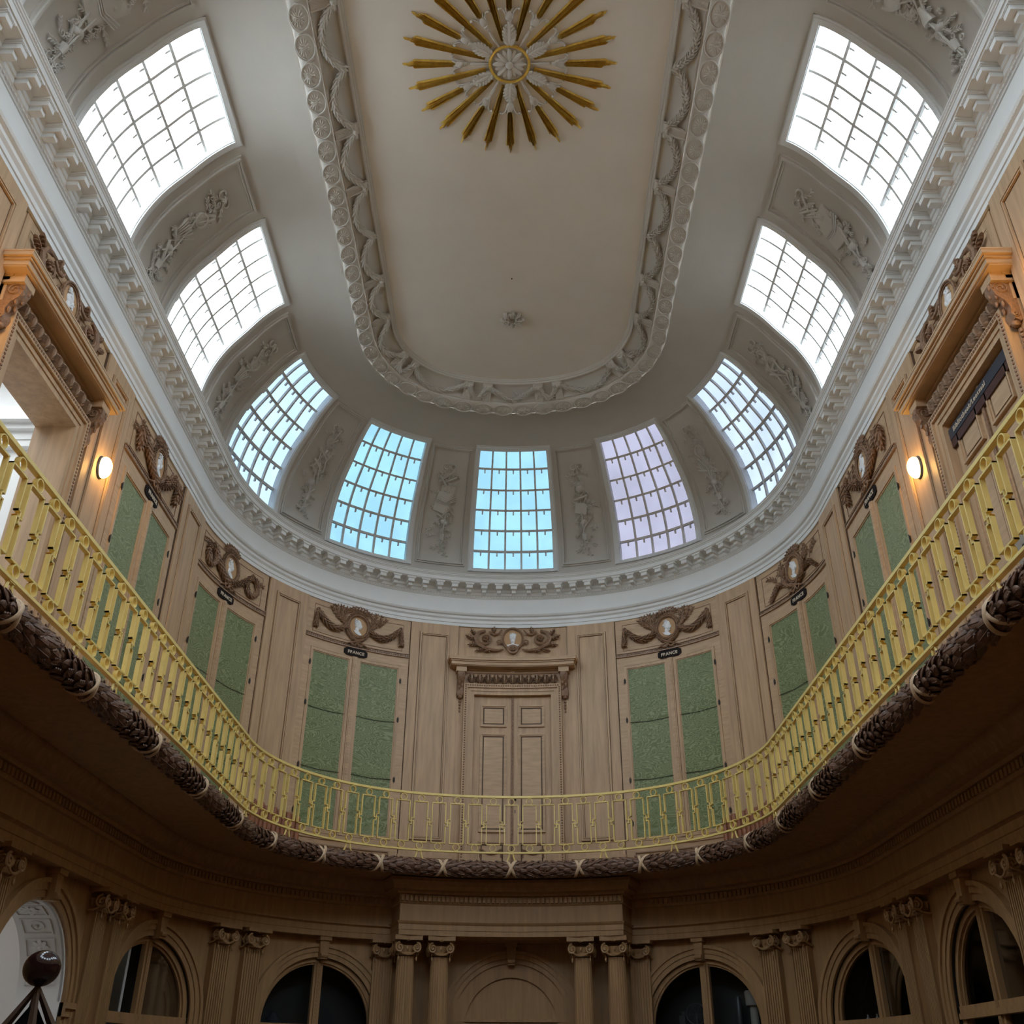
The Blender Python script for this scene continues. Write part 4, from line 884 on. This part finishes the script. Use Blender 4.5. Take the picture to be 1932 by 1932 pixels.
def low_pilaster(s0,label):
    fn=wall(s0,0,4.95); root=thing('fluted_pilaster',label,'pilaster',fn(0,0,0),'fluted pilasters of the lower wall')
    mb=MB(); n=7; hw=.15; mb.box(-hw,hw,.3,3.3,0,.1)
    for i in range(n+1): x=-hw+2*hw*i/n; mb.box(x-.011,x+.011,.35,3.28,.1,.118)
    mb.build('shaft','oak_low',root,fn)
    c=MB(); q=MB(); capital(q,0,.05,3.3,.14,.19); c.v=[(x,z,-(y-.05)+.03) for x,y,z in q.v]; c.f=q.f; c.build('capital','oak_low',root,fn)
    a=MB(); a.box(-.22,.22,3.51,3.56,0,.24); a.build('abacus','oak_low',root,fn)
    b=MB(); b.box(-.19,.19,0,.3,0,.14); b.build('base','oak_low',root,fn)
pos={4.34:'inner pilaster of the pair between first and second arches',4.92:'outer pilaster of the pair between first and second arches',7.46:'inner pilaster of the pair between second and third arches',8.04:'outer pilaster of the pair between second and third arches',10.56:'inner pilaster of the pair beyond the third arch',11.14:'outer pilaster of the pair beyond the third arch',2.12:'dark pilaster just outside the portal columns'}
for q,l in pos.items():
    for sg in (-1,1): low_pilaster(sg*q,f'fluted oak {l}, {sd[sg]} side')
# ------------------------------------------------------------------ lower wall with arches
AS=[3.11,6.23,9.36]; VC=2.31
def arched_plate(mb,u0,u1,v0,v1,R,vc,n=28):
    pts=[(R*cos(pi*i/n),vc+R*sin(pi*i/n)) for i in range(n+1)]     # right to left
    def outer(p):
        x,y=p; y-=vc; 
        if abs(x)<1e-6: return (x,v1)
        k=min((u1 if x>0 else -u0)/abs(x),(v1-vc)/max(y,1e-6)); return (x*k,vc+y*k)
    O=[outer(p) for p in pts]; O[0]=(u1,vc); O[-1]=(u0,vc)
    # insert corners
    g=[]
    for p,o in zip(pts,O):
        g.append([(p[0]+(o[0]-p[0])*j/3,p[1]+(o[1]-p[1])*j/3,0) for j in range(4)])
    mb.grid(g)
    ac=math.atan2(v1-vc,u1)
    for i in range(n):
        a,b=O[i],O[i+1]
        if (abs(a[0]-u1)<1e-6 and abs(b[1]-v1)<1e-6 and b[0]<u1-1e-6) : mb.add([(a[0],a[1],0),(u1,v1,0),(b[0],b[1],0)],[(0,1,2)])
        if (abs(a[1]-v1)<1e-6 and abs(b[0]-u0)<1e-6 and a[0]>u0+1e-6): mb.add([(a[0],a[1],0),(u0,v1,0),(b[0],b[1],0)],[(0,1,2)])
    return mb
lw=thing('wall_lower','dark oak wall of the lower storey with arched bays','wall',(0,YM,0),kind='structure')
arches=sorted([-x for x in AS]+[0]+AS); bounds=[-10.9]+[(arches[i]+arches[i+1])/2 for i in range(6)]+[10.9]
for i,c in enumerate(arches):
    mb=MB(); u0,u1=bounds[i]-c,bounds[i+1]-c; hw=.95
    arched_plate(mb,u0,u1,VC,3.62,hw,VC)
    nn=8
    for a,b in ((u0,-hw),(hw,u1)): mb.grid([[(a+(b-a)*k/5,v,0) for k in range(6)] for v in (0,VC)])
    if c!=0 and c!=-9.36: mb.grid([[(-hw+2*hw*k/nn,v,0) for k in range(nn+1)] for v in (0,1.0)])
    mb.build('wall_bay','oak_low',lw,wall(c,0,4.95))
mb=MB()
for a,b in ((10.9,FULL),(-FULL,-10.9)): mb.grid([[tuple(PT(s,4.95,z)) for z in (0,3.62)] for s in srange(a,b)])
mb.build('wall_side','oak_low',lw)
def archivolt(root,fn,R=.95,mt='oak_low',key=True,jamb=True,v0=0.0):
    a=MB()
    for r0,r1,w in ((R,R+.07,.035),(R+.07,R+.075,.02),(R+.075,R+.15,.05),(R+.15,R+.2,.075)):
        a.arc((0,VC),r0,r1,0,w)
        if jamb:
            for sg in (-1,1): x0,x1=sorted((sg*r0,sg*r1)); a.box(x0,x1,v0,VC,0,w)
    a.build('archivolt','oak_low',root,fn)
    if key:
        k=MB(); k.prism([(-.055,VC+R-.03),(.055,VC+R-.03),(.085,3.56),(-.085,3.56)],0,.13); k.prism([(-.1,3.5),(.1,3.5),(.1,3.56),(-.1,3.56)],0,.16); k.tube([(-.06,VC+R+.02,.14),(.06,VC+R+.02,.14)],.03,8); k.build('keystone','oak_low',root,fn)
def case(s0,label,contents=None):
    fn=wall(s0,0,4.95); root=thing('display_case',label,'display case',fn(0,0,0),'arched built-in display cases of the lower storey')
    archivolt(root,fn); R=.95
    f=MB(); f.arc((0,VC),R-.07,R,-.1,-.03); f.arc((0,VC),R-.1,R-.07,-.12,-.06)
    for sg in (-1,1): x0,x1=sorted((sg*(R-.1),sg*R)); f.box(x0,x1,1.0,VC,-.12,-.03)
    f.box(-R,R,VC-.07,VC,-.12,-.02); f.box(-R,R,VC-.13,VC-.07,-.1,.0); f.build('door_frame','oak_low',root,fn)
    m=MB(); m.box(-.07,.07,1.0,VC+R-.05,-.11,-.04); m.box(-.035,.035,1.0,VC+R-.05,-.04,-.015)
    for i in range(40): m.ell((0,1.05+.055*i,-.012),(0,.024,0),(.014,0,0),(0,0,.006),5,4)
    m.build('mullion','oak_low',root,fn)
    g=MB()
    for sg in (-1,1):
        pts=[((R-.08)*cos(a),VC+(R-.08)*sin(a)) for a in [pi/2*i/12 for i in range(13)]]
        col=[(x*sg,y) for x,y in pts if x>.06]; base=[(x,VC) for x,_ in col]
        g.grid([[(a[0],a[1],-.09),(b[0],b[1],-.09)] for a,b in zip(col,base)]); x0,x1=sorted((sg*.07,sg*(R-.08))); g.grid([[(x,v,-.09) for x in (x0,x1)] for v in (1.0,VC)])
    g.build('glass','case_glass',root,fn)
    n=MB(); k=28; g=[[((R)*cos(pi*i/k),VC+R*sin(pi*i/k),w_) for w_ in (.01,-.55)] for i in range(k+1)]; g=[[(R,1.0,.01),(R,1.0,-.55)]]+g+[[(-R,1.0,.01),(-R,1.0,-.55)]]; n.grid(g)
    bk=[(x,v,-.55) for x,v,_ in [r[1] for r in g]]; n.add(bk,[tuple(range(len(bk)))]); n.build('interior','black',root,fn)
    sh=MB(); sh.box(-R,R,VC-.06,VC-.03,-.5,-.13); sh.build('shelf','case_wood',root,fn)
    lo=MB(); lo.box(-R,R,0,1.0,-.05,.0); lo.build('base_panel','oak_low',root,fn)
names=['first arched display case','second arched display case','third arched display case']
for i,q in enumerate(AS):
    case(q,f'{names[i]} right of the portal, dark behind paired glass doors')
    if i<2: case(-q,f'{names[i]} left of the portal, dark behind paired glass doors')
# things in the cases (stand on the shelf)
def stand(name,label,cat,s0,u,build,mt,w=-.3,group=None):
    fn=wall(s0,VC-.03,4.95); mb=MB(); build(mb); o=mb.build(name,mt,fn=lambda a,b,c:fn(u+a,b,w+c),org=fn(u,0,w)); return tag(o,label,cat,group)
lat=lambda pr:(lambda mb:mb.lathe([(r,z) for r,z in pr],(0,0,0),18,ax=1))
stand('bell_shade','dark bell shaped instrument low in the first case left of the portal','instrument',-3.11,-.52,lat([(.001,0),(.14,0),(.14,.02),(.11,.05),(.08,.14),(.045,.19),(.001,.2)]),'grey_dark')
stand('metal_cylinder','dark upright cylinder on the right of the first case right of the portal','instrument',3.11,.38,lat([(.001,0),(.07,0),(.07,.03),(.04,.04),(.04,.42),(.03,.44),(.001,.45)]),'grey_dark')
stand('pale_cloth_drum','pale grey drum on a dark stand in the first case right of the portal','instrument',3.11,.62,lat([(.001,0),(.06,0),(.06,.3),(.11,.31),(.12,.5),(.1,.52),(.001,.52)]),'linen')
def wheel(mb):
    mb.tube([(.15*cos(2*pi*i/24),.22+.15*sin(2*pi*i/24),0) for i in range(25)],.009,6)
    for k in range(6): a=pi*k/3; mb.tube([(0,.22,0),(.15*cos(a),.22+.15*sin(a),0)],.005,4)
    mb.tube([(0,0,0),(0,.22,0)],.015,6); mb.box(-.14,.14,0,.03,-.05,.05); mb.box(-.25,-.16,0,.2,-.04,.04); mb.tube([(-.2,.2,0),(-.2,.26,0)],.03,8)
stand('spoked_wheel','dark spoked wheel instrument left of the mullion in the first case right of the portal','instrument',3.11,-.28,wheel,'grey_dark')
stand('glass_tube','thin pale upright rod at the right edge of the first case right of the portal','instrument',3.11,.78,lambda mb:mb.tube([(0,0,0),(-.02,.3,.03)],.008,6),'linen')
stand('brass_dome','large round brass dome catching light in the second case right of the portal','instrument',6.23,.45,lat([(.001,0),(.05,0),(.05,.08),(.12,.1),(.125,.16),(.1,.21),(.05,.24),(.001,.25)]),'brass')
stand('brass_ball','small brass ball on a dark stand in the second case right of the portal','instrument',6.23,-.35,lat([(.001,0),(.06,0),(.03,.06),(.015,.12),(.04,.15),(.045,.18),(.03,.21),(.001,.22)]),'brass')
for u,l in ((-.62,'small glinting bottle at the far left of the second case right of the portal'),(-.45,'small glinting bottle beside the brass ball in the second case'),(.2,'small glinting bottle beside the large brass dome in the second case')):
    stand('bottle',l,'bottle',6.23,u,lat([(.001,0),(.022,0),(.024,.05),(.01,.075),(.01,.1),(.001,.105)]),'marble',group='small bottles in the second case')
# centre arch: closed panelled tympanum
fn0=wall(0,0,4.95); ca=thing('portal_arch','dark oak blind arch with half round panel between the columns','arch',fn0(0,0,0))
archivolt(ca,fn0,R=.95)
mb=MB(); mb.arc((0,VC),.78,.97,-.05,.004); mb.arc((0,VC),.74,.8,-.05,.0); k=24; g=[[(.76*cos(pi*i/k),VC+.76*sin(pi*i/k),-.04),(.76*cos(pi*i/k),VC,-.04)] for i in range(k+1)]; mb.grid(g)
mb.box(-.95,.95,VC+.08,VC+.13,-.05,.01); mb.box(-.95,.95,VC-.04,VC+.06,-.05,-.01)
mb.box(-.95,.95,0,VC,-.06,-.03); mb.build('tympanum','oak_low',ca,fn0)
# left open arch into white passage
fa=wall(-9.36,0,4.95); oa=thing('open_arch','open oak arch with bright white coffered passage at the lower left','arch',fa(0,0,0)); archivolt(oa,fa)
mb=MB(); R=.92; k=28
g=[[(R*cos(pi*i/k),VC+R*sin(pi*i/k),w_) for w_ in (-.0,-.25,-.5)] for i in range(k+1)]; g=[[(R,0,w_) for w_ in (0,-.25,-.5)]]+g+[[(-R,0,w_) for w_ in (0,-.25,-.5)]]; mb.grid(g); mb.arc((0,VC),R,.96,-.03,.0); mb.build('white_intrados','white_wall',oa,fa)
for i in range(1,10):
    a=pi*i/10; c=MB(); 
    def intr(x,y,z,a=a): # x along depth, y around, z inward
        an=a+y/R; q=R-z; return fa(q*cos(an),VC+q*sin(an),-.26+x)
    c.frame(-.17,.17,-.115,.115,.018,0,.014); 
    if i%2: c.arc((0,0),.06,.085,0,.014,0,2*pi,16); c.ball((0,0,.01),.025,6,4)
    else: flower(c,(0,0,.012),.1,.02,8)
    c.build('coffer','white_wall',oa,intr)
im=MB(); im.box(.95,1.2,VC-.06,VC,0,.1); im.box(.95,1.18,VC-.14,VC-.06,0,.07); im.box(-1.2,-.95,VC-.06,VC,0,.1); im.build('impost','oak_low',oa,fa)
room_box(-9.5,-4.955,7.6,13.6,0,4.3,'wall_left_passage','pale grey white wall of the passage beyond the open arch at the lower left')
area('passage_fill',(-7.6,10.6,4.2),(0,0,0),2.2,2.2,20,(.96,.98,1))  # added area light to brighten the passage; no fitting is built
# ------------------------------------------------------------------ ball finial of the central showcase
bc=Vector((-1.93,4.53,2.006))
fb=MB(); fb.ell(bc,(0,0,.073),(.078,0,0),(0,.07,0),24,16); tag(fb.build('wooden_ball','dark_ball',org=(bc.x,bc.y,1.93)),'glossy dark brown ball on the pointed top of the glass pyramid at the lower left','ball')
sc_=thing('pyramid_showcase','pointed dark wooden glass showcase at the bottom left corner under the ball','showcase',(bc.x,bc.y,0))
apx=bc-Vector((0,0,.073)); hgt=apx.z-.9; cor_=[]
for k in range(4): a=pi/2*k+.52; cor_.append(Vector((apx.x+.62*cos(a),apx.y+.62*sin(a),.9)))
for c in cor_: mb=MB(); mb.tube([tuple(apx-Vector((0,0,.0))),tuple(c)],[.01,.06],4); mb.build('edge_bar','case_wood',sc_)
mb=MB()
for k in range(4): a,b=cor_[k],cor_[(k+1)%4]; mb.add([tuple(apx-Vector((0,0,.05))),tuple(a),tuple(b)],[(0,1,2)])
mb.build('glass','case_glass',sc_,flat=True)
mb=MB(); mb.lathe([(.001,0),(.75,0),(.75,.85),(.82,.87),(.82,.9),(.001,.9)],(bc.x,bc.y,0),4); mb.build('table','case_wood',sc_,flat=True)
# smoke detector under the gallery
sdm=MB(); pp=PT(.32,4.0,4.41); sdm.lathe([(.001,4.38),(.05,4.38),(.06,4.44),(.001,4.44)],(pp.x,pp.y,0),16); tag(sdm.build('smoke_detector','grey_dark',org=(pp.x,pp.y,4.4)),'small dark round detector under the gallery above the portal','detector')
